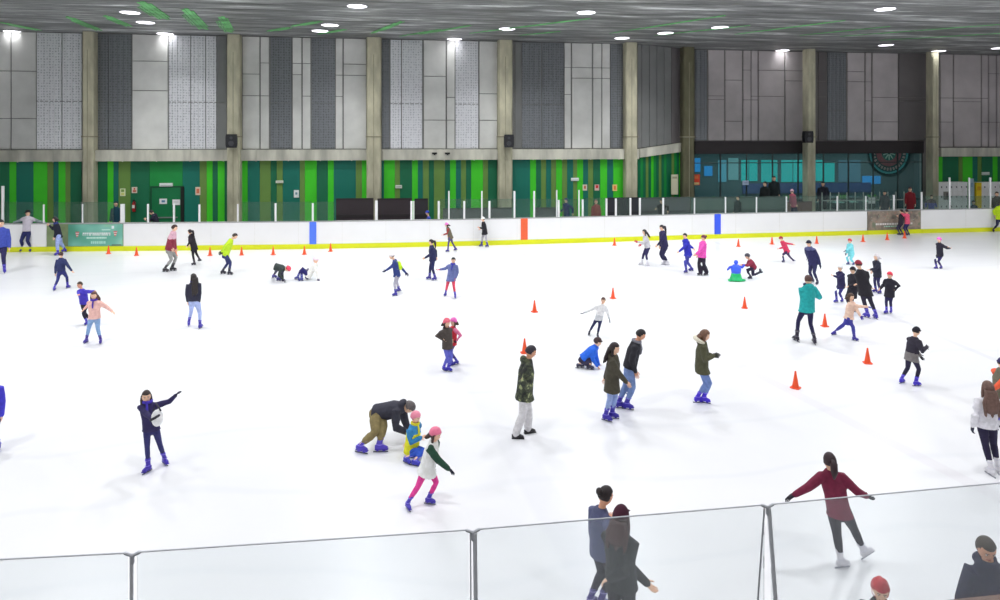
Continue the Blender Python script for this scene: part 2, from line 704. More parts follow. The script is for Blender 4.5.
    if skirt:
        K = MB()
        K.loft([(hp + hd_dir * 0.17 * H, RV, FW, .125 * H, .10 * H), (hp + hd_dir * 0.03 * H, RV, FW, .108 * H, .082 * H),
                (hp + T * 0.08, RV, FW, .100 * H, .076 * H)], 18)
        mesh_part('tied_jacket', remeshed(K, v, 1), [cloth(skirt)], root)
    if scarf:
        S = MB()
        S.tube([nk + U * 0.03 * H + (RV * math.cos(w) + FW * math.sin(w)) * 0.048 * H + FW * 0.008 * H for w in [2 * PI * i / 14 for i in range(15)]], 0.020 * H, 8)
        S.tube([nk + FW * 0.055 * H + U * 0.02 * H, nk + FW * 0.085 * H - U * 0.05 * H, nk + FW * 0.09 * H - U * 0.11 * H], [0.022 * H, 0.026 * H, 0.020 * H], 8, flat=0.6)
        S.build('scarf', cloth(scarf), root, True)
    # ---- hair and headgear
    hm = mat(haircol, rough=0.6, vary=0.25, scale=30, name='hair')
    if hair and hat != 'hoodup':
        Q = MB()
        low = {'short': -0.25, 'bob': -0.75, 'long': -0.75, 'pony': -0.3, 'bun': -0.3}[hair]
        def hf_(x, y, z):
            front = sst(-0.05, 0.38, y)
            lim = low * (1 - front) + 0.50 * front
            k = sst(lim - 0.10, lim + 0.06, z)
            th = 1.10 if hair != 'bob' else 1.14
            return 0.93 + (th - 0.93) * k + (0.02 * noise.noise(Vector((x * 5, y * 5, z * 5))) if k > 0.5 else 0)
        head_shell(Q, hc, HR, hf, hu, hh, hf_)
        back = hc - hf * 0.30 * hh
        if hair in ('long', 'bob'):
            L = hairlen * (1 if hair == 'long' else 0.25)
            n = 9
            dirb = (-U + (-hf) * 0.05).normalized()
            rng = []
            for k in range(n + 1):
                w = k / n
                c_ = back - hu * 0.05 * hh + (dirb * L - FW * (0.045 * H if w > 0.1 else 0)) * w - hf * 0.03 * hh
                rng.append((c_, HR, hf, hh * (0.38 + 0.20 * w * (1.3 - w) + 0.03 * math.sin(w * 11)) * (1 if w < .95 else .7) * (1 if L > 0.15 else .85), hh * (0.24 - 0.05 * w)))
            Q.loft(rng, 14)
            if L > 0.15:
                for j in range(-3, 4):
                    e_ = rng[-1][0] + HR * (j * 0.13 * hh) - hu * (0.16 * hh * math.cos(j * 1.9))
                    m_ = rng[5][0] + HR * (j * 0.15 * hh) - hf * (0.10 * hh * math.cos(j * 0.5)) 
                    Q.tube([rng[1][0] + HR * (j * 0.09 * hh) - hf * 0.08 * hh, m_, e_ + HR * (0.05 * hh * math.sin(j * 2.3)), e_ - hu * 0.10 * hh],
                           [0.10 * hh, 0.12 * hh, 0.09 * hh, 0.03 * hh], 7)
            for sd_ in (-1, 1):
                Q.tube([hc + HR * sd_ * 0.33 * hh + hu * 0.1 * hh, hc + HR * sd_ * 0.36 * hh - hu * 0.3 * hh, hc + HR * sd_ * 0.34 * hh - hu * 0.65 * hh + hf * 0.05 * hh,
                        hc + HR * sd_ * 0.3 * hh + dirb * L * 0.75], [0.08 * hh, 0.11 * hh, 0.11 * hh, 0.05 * hh], 8)
        if hair == 'pony':
            p0 = hc - hf * 0.46 * hh + hu * 0.18 * hh
            Q.tube([p0, p0 - hf * 0.16 * hh - hu * 0.12 * hh, p0 - hf * 0.18 * hh - hu * 0.6 * hh, p0 - hf * 0.10 * hh - hu * (0.6 * hh + hairlen * 0.6)],
                   [0.10 * hh, 0.21 * hh, 0.20 * hh, 0.07 * hh], 10)
        if hair == 'bun':
            Q.ell(hc - hf * 0.50 * hh + hu * 0.22 * hh, HR * 0.2 * hh, hf * 0.17 * hh, hu * 0.2 * hh, 12, 8)
        Q.build('hair', hm, root, True)
    if hat in ('helmet', 'beanie', 'cap', 'hoodup', 'fur'):
        Q = MB()
        big = {'helmet': 1.24, 'beanie': 1.16, 'cap': 1.15, 'hoodup': 1.22, 'fur': 1.22}[hat]
        def hf2(x, y, z):
            if hat == 'hoodup':
                lim = -1.2 + 1.65 * sst(0.1, 0.6, y)
            elif hat == 'helmet':
                lim = -0.05 + 0.42 * sst(-0.2, 0.6, y)
            else:
                lim = 0.02 + 0.34 * sst(-0.3, 0.6, y)
            k = sst(lim - 0.07, lim + 0.03, z)
            e = 0.0
            if hat == 'helmet' and k > 0.9:
                e = 0.035 * math.cos(6 * math.atan2(x, y)) * (1 if z < 0.9 else 0)
            if hat == 'fur' and k > 0.9:
                e = 0.10 * max(0, abs(x) - 0.5)
            return 0.88 + (big - 0.88) * k + e
        head_shell(Q, hc, HR, hf, hu, hh, hf2)
        if hat == 'beanie':
            if hatcol[0] > 225:
                Q.ell(hc + hu * 0.60 * hh, HR * 0.12 * hh, hf * 0.12 * hh, hu * 0.10 * hh, 10, 6)
            Q.tube([hc + hu * 0.16 * hh + (HR * 0.40 * math.cos(w) + hf * (0.455 * math.sin(w))) * hh + hu * (0.07 * math.sin(w)) * hh for w in [2 * PI * i / 16 for i in range(17)]], 0.045 * hh, 6)
        if hat == 'cap':
            Q.loft([(hc + hf * 0.30 * hh + hu * 0.24 * hh, HR, hu, 0.30 * hh, 0.035 * hh), (hc + hf * 0.55 * hh + hu * 0.20 * hh, HR, hu, 0.27 * hh, 0.03 * hh),
                    (hc + hf * 0.70 * hh + hu * 0.16 * hh, HR, hu, 0.15 * hh, 0.02 * hh)], 12)
        if hat == 'helmet':
            for sd_ in (-1, 1):
                Q.tube([hc + HR * sd_ * 0.37 * hh, hc + HR * sd_ * 0.34 * hh - hu * 0.3 * hh, hc + HR * sd_ * 0.1 * hh - hu * 0.53 * hh + hf * 0.1 * hh], 0.018 * hh, 5)
        hmname = {'helmet': 'helmet', 'beanie': 'beanie', 'cap': 'cap', 'hoodup': 'hood', 'fur': 'hat'}[hat]
        Q.build(hmname, mat(hatcol, rough=0.3 if hat == 'helmet' else 0.9, vary=0.1, scale=10, name='headgear'), root, True)
    if hood and hood is not True:
        Q = MB()
        Q.tube([nk + U * 0.035 * H - FW * 0.03 * H + (RV * 0.085 * math.cos(w) + FW * 0.075 * math.sin(w) - U * 0.03 * math.sin(w)) * H for w in [PI * 0.85 + PI * 1.3 * i / 14 for i in range(15)]],
               [0.020 * H + 0.012 * H * math.sin(PI * i / 14) for i in range(15)], 8)
        Q.build('fur_trim', mat(hood, rough=0.95, vary=0.25, scale=40, name='fur', bump=0.5), root, True)
    # ---- skates or shoes
    if skates:
        for i in (0, 1):
            an, (toe, fu) = ankles[i], toes[i]
            sd_ = toe.cross(fu).normalized()
            S = MB()
            dn = -fu
            so = an + dn * (0.075 * s)
            cuff = (0.17 if flare <= 1.25 else 0.10) * s if not shoes else 0.03 * s
            shin = (kn[i] - an).normalized()
            if not shoes:
                S.loft([(an + shin * cuff, sd_, toe, .050 * s, .060 * s), (an + shin * cuff * 0.5, sd_, toe, .045 * s, .054 * s), (an, sd_, toe, .040 * s, .054 * s),
                        (an + dn * 0.045 * s, sd_, toe, .042 * s, .066 * s), (so, sd_, toe, .040 * s, .068 * s)], 12)
                S.tube([an + shin * cuff * 0.75 + (sd_ * 0.053 * math.cos(w) + toe * 0.064 * math.sin(w)) * s for w in [2 * PI * k_ / 12 for k_ in range(13)]], 0.007 * s, 5, 1)
                S.tube([an + shin * 0.01 + toe * 0.01 * s + (sd_ * 0.050 * math.cos(w) + toe * 0.063 * math.sin(w)) * s for w in [2 * PI * k_ / 12 for k_ in range(13)]], 0.007 * s, 5, 1)
            S.loft([(so - toe * 0.075 * s + fu * 0.035 * s, sd_, fu, .022 * s, .030 * s), (so - toe * 0.055 * s + fu * 0.035 * s, sd_, fu, .036 * s, .042 * s),
                    (so + toe * 0.02 * s + fu * 0.040 * s, sd_, fu, .040 * s, .050 * s), (so + toe * 0.09 * s + fu * 0.030 * s, sd_, fu, .046 * s, .038 * s),
                    (so + toe * 0.125 * s + fu * 0.024 * s, sd_, fu, .040 * s, .030 * s), (so + toe * 0.155 * s + fu * 0.020 * s, sd_, fu, .022 * s, .018 * s)], 12)
            S.obox(so + toe * 0.045 * s - fu * 0.006 * s, sd_ * 0.034 * s, toe * 0.12 * s, fu * 0.008 * s)
            if shoes != 'real':
                for q_, w_ in ((-0.03, 0.030), (0.085, 0.036)):
                    S.loft([(so + toe * q_ * s, sd_, toe, .026 * s, w_ * s), (so + toe * q_ * s - fu * 0.045 * s, sd_, toe, .009 * s, w_ * 0.72 * s)], 10)
            c2 = [min(255, int(c * 0.75 + 70)) for c in skate] if skate != WHITESK else (190, 190, 200)
            so_ = S.build('shoe' if shoes == 'real' else 'skate', [mat(skate, rough=0.4, vary=0.06, name='boot', gain=0.95), mat(c2, 0.4, vary=0.05, name='boot_strap')], root, True)
            if shoes != 'real':
                K = MB()
                K.obox(so + toe * 0.03 * s - fu * 0.050 * s, sd_ * 0.0045, toe * 0.135 * s, fu * 0.010 * s)
                K.build('blade', mat((96, 98, 110) if skate != WHITESK else (150, 152, 160), 0.35, 0.6, 0.05, name='blade_steel'), so_)
    root['_hc'] = tuple(hc)
    return dict(root=root, nk=nk, hp=hp, U=U, FW=FW, RV=RV, H=H, wr=wr, hd=hd, hc=hc, hu=hu, hf=hf, HR=HR, hh=hh, t=t, el=el, sh=sh)

# ------------------------------------------------------------------ the hall
YW, YR = 36.5, 38.2          # back wall, set-back right wing
CEIL = 10.3
XA, XB = X_at(637, YW), X_at(688, YR)
XL, XRT = -30.0, 46.0
YN = -10.0

# ice --------------------------------------------------------------
def ice_material():
    m = bpy.data.materials.new('ice')
    ns, ls, b = nodes_of(m)
    geo = ns.new('ShaderNodeNewGeometry')
    n1 = ns.new('ShaderNodeTexNoise')
    n1.inputs['Scale'].default_value = 0.35
    n1.inputs['Detail'].default_value = 5
    ls.new(geo.outputs['Position'], n1.inputs['Vector'])
    base = ramp(ns, [(0.35, (0.83, 0.835, 0.86)), (0.65, (0.87, 0.87, 0.885))])
    ls.new(n1.outputs['Fac'], base.inputs['Fac'])
    # skate scratches: thin distorted arcs
    wv = ns.new('ShaderNodeTexWave')
    wv.wave_type = 'RINGS'
    wv.inputs['Scale'].default_value = 0.16
    wv.inputs['Distortion'].default_value = 9
    wv.inputs['Detail'].default_value = 3
    wv.inputs['Detail Scale'].default_value = 0.6
    ls.new(geo.outputs['Position'], wv.inputs['Vector'])
    sc = ramp(ns, [(0.0, (0.965, 0.97, 0.975)), (0.03, (1, 1, 1))])
    ls.new(wv.outputs['Fac'], sc.inputs['Fac'])
    mx = ns.new('ShaderNodeMix')
    mx.data_type = 'RGBA'
    mx.blend_type = 'MULTIPLY'
    mx.inputs['Factor'].default_value = 1
    ls.new(base.outputs['Color'], mx.inputs['A'])
    ls.new(sc.outputs['Color'], mx.inputs['B'])
    last = mx.outputs['Result']
    # faint worn marking lines under the ice
    sep = ns.new('ShaderNodeSeparateXYZ')
    ls.new(geo.outputs['Position'], sep.inputs[0])
    for (p, q, w, c) in LINES:
        A, Bq = at_z(*p), at_z(*q)
        d = (Bq - A).normalized()
        n = Vector((-d.y, d.x, 0))
        def mth(op, a_, b_):
            k = ns.new('ShaderNodeMath')
            k.operation = op
            for i, z in enumerate((a_, b_)):
                if isinstance(z, (int, float)):
                    k.inputs[i].default_value = z
                elif z is not None:
                    ls.new(z, k.inputs[i])
            return k.outputs[0]
        dx = mth('MULTIPLY', sep.outputs['X'], n.x)
        dy = mth('MULTIPLY', sep.outputs['Y'], n.y)
        D = mth('ABSOLUTE', mth('SUBTRACT', mth('ADD', dx, dy), A.x * n.x + A.y * n.y), None)
        D = mth('DIVIDE', D, w)
        r = ramp(ns, [(0.0, c), (0.7, c), (1.0, (1, 1, 1))])
        ls.new(D, r.inputs['Fac'])
        m2 = ns.new('ShaderNodeMix')
        m2.data_type = 'RGBA'
        m2.blend_type = 'MULTIPLY'
        m2.inputs['Factor'].default_value = 1
        ls.new(last, m2.inputs['A'])
        ls.new(r.outputs['Color'], m2.inputs['B'])
        last = m2.outputs['Result']
    ls.new(last, b.inputs['Base Color'])
    b.inputs['Roughness'].default_value = 0.30
    b.inputs['Specular IOR Level'].default_value = 0.35
    return m


LINES = [((432, 310), (600, 590), 0.30, (0.955, 0.955, 0.965)), ((700, 345), (998, 497), 0.16, (0.955, 0.94, 0.95)),
         ((905, 322), (1000, 362), 0.10, (0.92, 0.92, 0.935))]

# boards follow these foot points of the far side
BP = [(-260, 255), (-120, 253.6), (0, 252.2), (50, 251.6), (150, 250.8), (320, 248.8), (420, 246.9), (500, 245), (600, 242.2), (720, 238.4), (867, 234.7),
      (921, 233.2), (1000, 231.3), (1120, 228.6), (1200, 227)]
BW = [at_z(*p) for p in BP]


def board_at(px):
    """ground point of the far board's face under an image column, smooth between samples"""
    for i in range(len(BP) - 1):
        if BP[i][0] <= px <= BP[i + 1][0]:
            k = (px - BP[i][0]) / (BP[i + 1][0] - BP[i][0])
            a, b = BP[i][1], BP[i + 1][1]
            return at_z(px, a + (b - a) * k)
    return BW[-1]


BH = 1.26


def strip(mb, x0, x1, z0, z1, y0=0.0, y1=0.12, step=40, mi=0):
    n = max(1, int(abs(x1 - x0) / step))
    rr = []
    for i in range(n + 1):
        p = board_at(x0 + (x1 - x0) * i / n)
        rr.append([p + Vector((0, y0, z0)), p + Vector((0, y1, z0)), p + Vector((0, y1, z1)), p + Vector((0, y0, z1))])
    mb.rings(rr, mi)


g = MB()
g.box((XL, YN, -0.20), (XRT, 45, -0.04))
struct(g.build('floor', mat((88, 90, 92), 0.8, vary=0.1, scale=1.5, name='rubber_floor')))
g = MB()
near = [Vector((XL + 1, 4.85, 0)), Vector((XRT - 1, 4.85, 0))]
far = [board_at(x) + Vector((0, 0.05, 0)) for x in range(1200, -261, -20)]
top = [near[0], near[1]] + far
g.add([p + Vector((0, 0, -0.04)) for p in top] + top, [tuple(range(len(top) - 1, -1, -1)), tuple(range(len(top), 2 * len(top)))] +
      [(i, (i + 1) % len(top), len(top) + (i + 1) % len(top), len(top) + i) for i in range(len(top))])
tag(g.build('ice_floor', ice_material()), kind='structure')

# ceiling ----------------------------------------------------------
g = MB()
g.box((XL, YN, CEIL), (XRT, 45, CEIL + 0.3))
def ceiling_material():
    m = bpy.data.materials.new('ceiling_foil')
    ns, ls, b = nodes_of(m)
    geo = ns.new('ShaderNodeNewGeometry')
    mp = ns.new('ShaderNodeMapping')
    mp.inputs['Scale'].default_value = (0.22, 1.1, 1)
    ls.new(geo.outputs['Position'], mp.inputs['Vector'])
    nz = ns.new('ShaderNodeTexNoise')
    nz.inputs['Scale'].default_value = 1.5
    nz.inputs['Detail'].default_value = 7
    nz.inputs['Roughness'].default_value = 0.62
    ls.new(mp.outputs['Vector'], nz.inputs['Vector'])
    r = ramp(ns, [(0.30, (0.12, 0.122, 0.122)), (0.48, (0.21, 0.213, 0.213)), (0.58, (0.36, 0.365, 0.365)), (0.68, (0.75, 0.76, 0.76))])
    ls.new(nz.outputs['Fac'], r.inputs['Fac'])
    ls.new(r.outputs['Color'], b.inputs['Base Color'])
    bp = ns.new('ShaderNodeBump')
    bp.inputs['Strength'].default_value = 0.5
    bp.inputs['Distance'].default_value = 0.06
    ls.new(nz.outputs['Fac'], bp.inputs['Height'])
    ls.new(bp.outputs['Normal'], b.inputs['Normal'])
    b.inputs['Roughness'].default_value = 0.5
    b.inputs['Metallic'].default_value = 0.25
    return m
ceiling = struct(g.build('ceiling', ceiling_material()))
# slab joints, and green reflections on the ceiling painted as thin strips
g = MB()
for i in range(22):
    y = 14 + i * 1.15
    g.box((XL, y, CEIL - 0.01), (XRT, y + 0.03, CEIL))
g.build('ceiling_joint', mat((96, 98, 98), 0.8, name='joint'), ceiling)
grn = mat((104, 172, 108), 0.6, vary=0.4, scale=1.2, name='painted_reflection')


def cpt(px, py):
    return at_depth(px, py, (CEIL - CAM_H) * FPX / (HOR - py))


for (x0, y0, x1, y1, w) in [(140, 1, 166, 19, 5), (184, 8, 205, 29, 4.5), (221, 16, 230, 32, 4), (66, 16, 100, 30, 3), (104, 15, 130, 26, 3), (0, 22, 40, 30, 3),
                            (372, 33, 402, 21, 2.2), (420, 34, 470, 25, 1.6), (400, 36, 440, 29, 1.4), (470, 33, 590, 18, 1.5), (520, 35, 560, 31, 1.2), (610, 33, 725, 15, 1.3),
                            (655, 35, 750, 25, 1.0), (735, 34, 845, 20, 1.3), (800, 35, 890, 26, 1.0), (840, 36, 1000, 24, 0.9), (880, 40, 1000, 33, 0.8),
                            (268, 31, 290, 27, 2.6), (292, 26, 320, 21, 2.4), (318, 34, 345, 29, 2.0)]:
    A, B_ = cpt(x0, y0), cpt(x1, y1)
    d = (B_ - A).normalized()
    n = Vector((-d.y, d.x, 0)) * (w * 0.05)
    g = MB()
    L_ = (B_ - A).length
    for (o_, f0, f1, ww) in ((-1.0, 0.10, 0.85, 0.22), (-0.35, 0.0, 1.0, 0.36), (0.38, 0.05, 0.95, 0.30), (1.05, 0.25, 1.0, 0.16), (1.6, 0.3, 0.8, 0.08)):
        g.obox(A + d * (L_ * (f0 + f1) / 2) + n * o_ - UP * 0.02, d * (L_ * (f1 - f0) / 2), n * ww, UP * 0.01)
    g.build('green_reflection', grn, ceiling)

# side and rear walls (outside the picture, they close the hall)
wm = mat((150, 150, 148), 0.9, vary=0.05, scale=0.8, name='concrete')
for nm, a, b in (('wall_left', (XL - 0.2, YN, 0), (XL, 45, CEIL)), ('wall_right', (XRT, YN, 0), (XRT + 0.2, 45, CEIL)), ('wall_rear', (XL, YN - 0.2, 0), (XRT, YN, CEIL))):
    g = MB()
    g.box(a, b)
    struct(g.build(nm, wm))

# back wall --------------------------------------------------------
g = MB()
g.box((XL, YW, 0), (XA, YW + 0.2, CEIL))
back = struct(g.build('wall_back', mat((120, 120, 118), 0.85, name='concrete')))
g = MB()
g.box((X_at(922, YR), YR, 0), (XRT, YR + 0.2, CEIL))
g.box((XB, YR, 4.85), (X_at(922, YR), YR + 0.2, CEIL))
backR = struct(g.build('wall_back_right', mat((112, 108, 106), 0.85, name='concrete')))
g = MB()
a0, a1 = Vector((XA, YW, 0)), Vector((XB, YR, 0))
dd = (a1 - a0).normalized()
nn = Vector((dd.y, -dd.x, 0))
g.obox((a0 + a1) / 2 - nn * 0.1 + UP * CEIL / 2, dd * ((a1 - a0).length / 2), nn * 0.1, UP * (CEIL / 2))
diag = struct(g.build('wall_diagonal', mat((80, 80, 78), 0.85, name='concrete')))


def perf_mat(c, name):
    """perforated sheet metal: fine round holes"""
    m = bpy.data.materials.new(name)
    ns, ls, b = nodes_of(m)
    tc = ns.new('ShaderNodeTexCoord')
    vo = ns.new('ShaderNodeTexVoronoi')
    vo.inputs['Scale'].default_value = 7.5
    vo.inputs['Randomness'].default_value = 0.25
    ls.new(tc.outputs['Object'], vo.inputs['Vector'])
    base = [v * GAIN for v in lin(c)]
    r = ramp(ns, [(0.15, [v * 0.62 for v in base]), (0.36, base), (0.9, [min(0.95, v * 1.15) for v in base])])
    ls.new(vo.outputs['Distance'], r.inputs['Fac'])
    ls.new(r.outputs['Color'], b.inputs['Base Color'])
    b.inputs['Roughness'].default_value = 0.45
    b.inputs['Metallic'].default_value = 0.8
    return m


PM = {'L': mat((188, 188, 184), 0.8, vary=0.14, scale=0.7, name='concrete_panel'), 'P': perf_mat((214, 215, 218), 'perforated_sheet'),
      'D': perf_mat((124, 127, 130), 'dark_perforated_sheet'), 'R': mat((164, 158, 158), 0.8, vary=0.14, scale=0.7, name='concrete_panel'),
      'K': mat((96, 92, 92), 0.8, vary=0.06, scale=1.0, name='dark_grey_panel'), 'G': mat((112, 113, 112), 0.8, vary=0.06, scale=1.0, name='grey_panel')}  # K panels are a darker grey than G
UPANELS = [(-300, -240, 'L'), (-240, -180, 'P'), (-180, -120, 'L'), (-120, -60, 'P'), (-60, -25, 'D'), (-25, 11, 'L'), (12.5, 36.5, 'L'), (37.5, 62, 'P'), (63, 82, 'P'), (98, 108.5, 'D'), (109.5, 131.5, 'D'), (133, 168, 'L'), (169.5, 190.5, 'P'),
           (191.5, 205.5, 'P'), (206.5, 216.5, 'P'), (217.5, 227, 'G'), (243, 259.5, 'L'), (261, 269, 'L'), (271, 291.5, 'D'), (293, 301.5, 'L'), (303, 310.5, 'L'), (312, 335, 'D'), (336, 342.5, 'L'),
           (344, 366, 'L'), (382, 389.5, 'D'), (390.5, 401, 'P'), (402, 422, 'P'), (424, 445.5, 'L'), (447, 454.5, 'L'), (455.5, 478, 'P'), (479.5, 497, 'L'), (515, 520.5, 'G'),
           (522, 541, 'D'), (542, 563.5, 'D'), (564.5, 570.5, 'L'), (572, 591.5, 'L'), (593, 601, 'L'), (602, 609.5, 'L'), (610.5, 624, 'D')]
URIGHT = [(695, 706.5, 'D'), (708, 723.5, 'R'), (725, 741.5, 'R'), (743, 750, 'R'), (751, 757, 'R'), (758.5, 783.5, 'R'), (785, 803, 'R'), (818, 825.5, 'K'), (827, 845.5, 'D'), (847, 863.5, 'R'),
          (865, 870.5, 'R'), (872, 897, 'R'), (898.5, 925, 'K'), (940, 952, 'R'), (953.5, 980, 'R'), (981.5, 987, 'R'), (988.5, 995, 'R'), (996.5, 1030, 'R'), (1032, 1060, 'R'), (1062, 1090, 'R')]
LED0, LED1 = 3.89, 4.45
rs = random.Random(3)
for (lst, Y, zb, par) in ((UPANELS, YW, LED1 + 0.02, back), (URIGHT, YR, 4.9, backR)):
    for (x0, x1, k) in lst:
        g = MB()
        X0, X1 = X_at(x0, Y), X_at(x1, Y)
        zz = zb if x0 < 930 else LED1 + 0.05
        cuts = [zz, CEIL - 0.02]
        if k in 'PDG':
            cuts.insert(1, Z_at(300, 103, Y) if Y == YW else Z_at(300, 107, Y))
        else:
            cuts[1:1] = sorted(rs.sample([Z_at(400, y, Y) for y in (120, 97, 93, 65, 76)], 2))
        for a, b in zip(cuts[:-1], cuts[1:]):
            if b - a > 0.1:
                g.box((X0, Y - 0.06, a + 0.02), (X1, Y, b - 0.02))
        if k in 'PD':
            n = max(2, int((X1 - X0) / 0.22))
            for i in range(n):
                xx = X0 + (X1 - X0) * (i + 0.5) / n
                g.box((xx - 0.03, Y - 0.085, zz + 0.05), (xx + 0.03, Y - 0.06, CEIL - 0.05))
        g.build('wall_panel', PM[k], par)

# ledges
lg = mat((176, 174, 162), 0.9, vary=0.34, scale=1.5, name='stained_concrete', bump=0.3, stretch=(1, 1, 0.25))
g = MB()
g.box((XL, YW - 0.35, LED0), (XA, YW, LED1))
for i in range(40):
    x = XL + i * 1.6
    if x < XA - 0.1:
        g.box((x, YW - 0.37, LED0 - 0.03), (x + 0.05, YW - 0.34, LED1 + 0.02))
struct(g.build('trim_1', lg))
g = MB()
g.box((X_at(937, YR), YR - 0.35, LED0 + 0.03), (XRT, YR, LED1))
struct(g.build('trim_2', lg))
# rising ledge on the diagonal wall
g = MB()
p0, p1 = a0 + nn * 0.02, a1 + nn * 0.02
e0 = (Z_at(637, 157.4, YW), Z_at(637, 149, YW))
e1 = (Z_at(688, 150.4, YR), Z_at(688, 141.4, YR))
g.rings([[p0 + UP * e0[0], p0 + nn * 0.25 + UP * e0[0], p0 + nn * 0.25 + UP * e0[1], p0 + UP * e0[1]],
         [p1 + UP * e1[0], p1 + nn * 0.25 + UP * e1[0], p1 + nn * 0.25 + UP * e1[1], p1 + UP * e1[1]]])
struct(g.build('trim_3', lg))
# ribs on the diagonal wall, above and below
LW = (a1 - a0).length
cols_d = ['G', 'K', 'G', 'K']
for i in range(14):
    c = a0 + dd * (LW * (i + 0.5) / 14) + nn * (0.03 + 0.04 * (i % 2))
    zb = e0[1] + (e1[1] - e0[1]) * (i + 0.5) / 14 + 0.02
    g = MB()
    g.obox(c + UP * ((zb + CEIL) / 2), dd * (LW / 28 * 0.96), nn * 0.03, UP * ((CEIL - zb) / 2 - 0.02))
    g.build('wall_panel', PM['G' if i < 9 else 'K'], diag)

GC = {'G': (4, 84, 54), 'T': (0, 88, 74), 'B': (48, 162, 24), 'O': (82, 112, 50), 'M': (10, 112, 48)}
GM = {k: mat(v, 0.6, vary=0.06, scale=1.0, gain=1.8, name='painted_stripe') for k, v in GC.items()}
STR = """-160 G -140 B -120 T -95 O -80 G -60 B -45 T -20 O -12 G 10 B 17 T 34 B 48 O 54 T 59 B 66 O 71 G 82 . 98 G 108 B 114 T 119 O 131 G 150 M 183 T 200 O 207 B 213 G 218 B 225 G 228 . 242 B 248 T 260 O 271 G 277 O 283 T 300 O
305 B 317 G 328 B 334 T 356 O 362 B 367 . 381 T 384 B 395 O 400 G 412 B 418 T 423 O 429 G 434 O 445 G 450 B 456 T 461 O 466 G 471 B 483 O 488 G 497 . 512 T 530 B 536 G 541 O 546 T 551 O 556 B 562 O 567 T 573 O
577 B 583 T 588 O 593 G 600 B 607 T 613 B 623""".split()
prev = None
vals = STR
i = 0
while i + 2 < len(vals):
    x0, k, x1 = float(vals[i]), vals[i + 1], float(vals[i + 2])
    if k != '.':
        g = MB()
        g.box((X_at(x0, YW), YW - 0.05, 0.0), (X_at(x1, YW) - 0.01, YW, LED0 - 0.01))
        g.build('stripe_panel', GM[k], back)
    i += 2
SR = "936 B 942 G 958 O 962 B 972 T 977 O 981 G 992 B 997 G 1012 B 1020 T 1040 O 1050".split()
i = 0
while i + 2 < len(SR):
    g = MB()
    g.box((X_at(float(SR[i]), YR), YR - 0.05, 0), (X_at(float(SR[i + 2]), YR) - 0.01, YR, LED0))
    g.build('stripe_panel', GM[SR[i + 1]], backR)
    i += 2
seq = 'GMGOGBMGOGMGGOMGBMGG'
for i, k in enumerate(seq):
    n = len(seq)
    u = (i + 0.5) / n
    ze = e0[0] + (e1[0] - e0[0]) * u - 0.02
    g = MB()
    g.obox(a0 + dd * (LW * u) + nn * 0.03 + UP * ze / 2, dd * (LW / n / 2 * 0.96), nn * 0.03, UP * ze / 2)
    g.build('stripe_panel', GM[k], diag)

# door with its frame on the green wall
g = MB()
x0, x1 = X_at(152.5, YW), X_at(182.5, YW)
dt = Z_at(167, 187.5, YW)
g.box((x0, YW - 0.09, 0), (x1, YW - 0.05, dt))
door = struct(g.build('door_1', mat((4, 92, 52), 0.5, vary=0.05, gain=1.8, name='door_paint')))
g = MB()
g.box((x0 - 0.08, YW - 0.11, 0), (x0, YW - 0.05, dt + 0.08))
g.box((x0, YW - 0.11, dt), (x1 + 0.08, YW - 0.05, dt + 0.08))
g.build('door_frame', mat((4, 70, 44), 0.5, gain=1.3, name='door_frame_paint'), door)
g = MB()
g.box((x1 - 0.06, YW - 0.12, 0), (x1 + 0.10, YW - 0.05, dt + 0.04))
g.build('door_gap', mat((12, 20, 16), 0.6, name='door_gap'), door)
g = MB()
g.box((x0 + 0.1, YW - 0.14, 1.0), (x1 - 0.2, YW - 0.09, 1.06))
g.build('push_bar', mat((160, 165, 165), 0.35, 0.8, name='steel'), door)

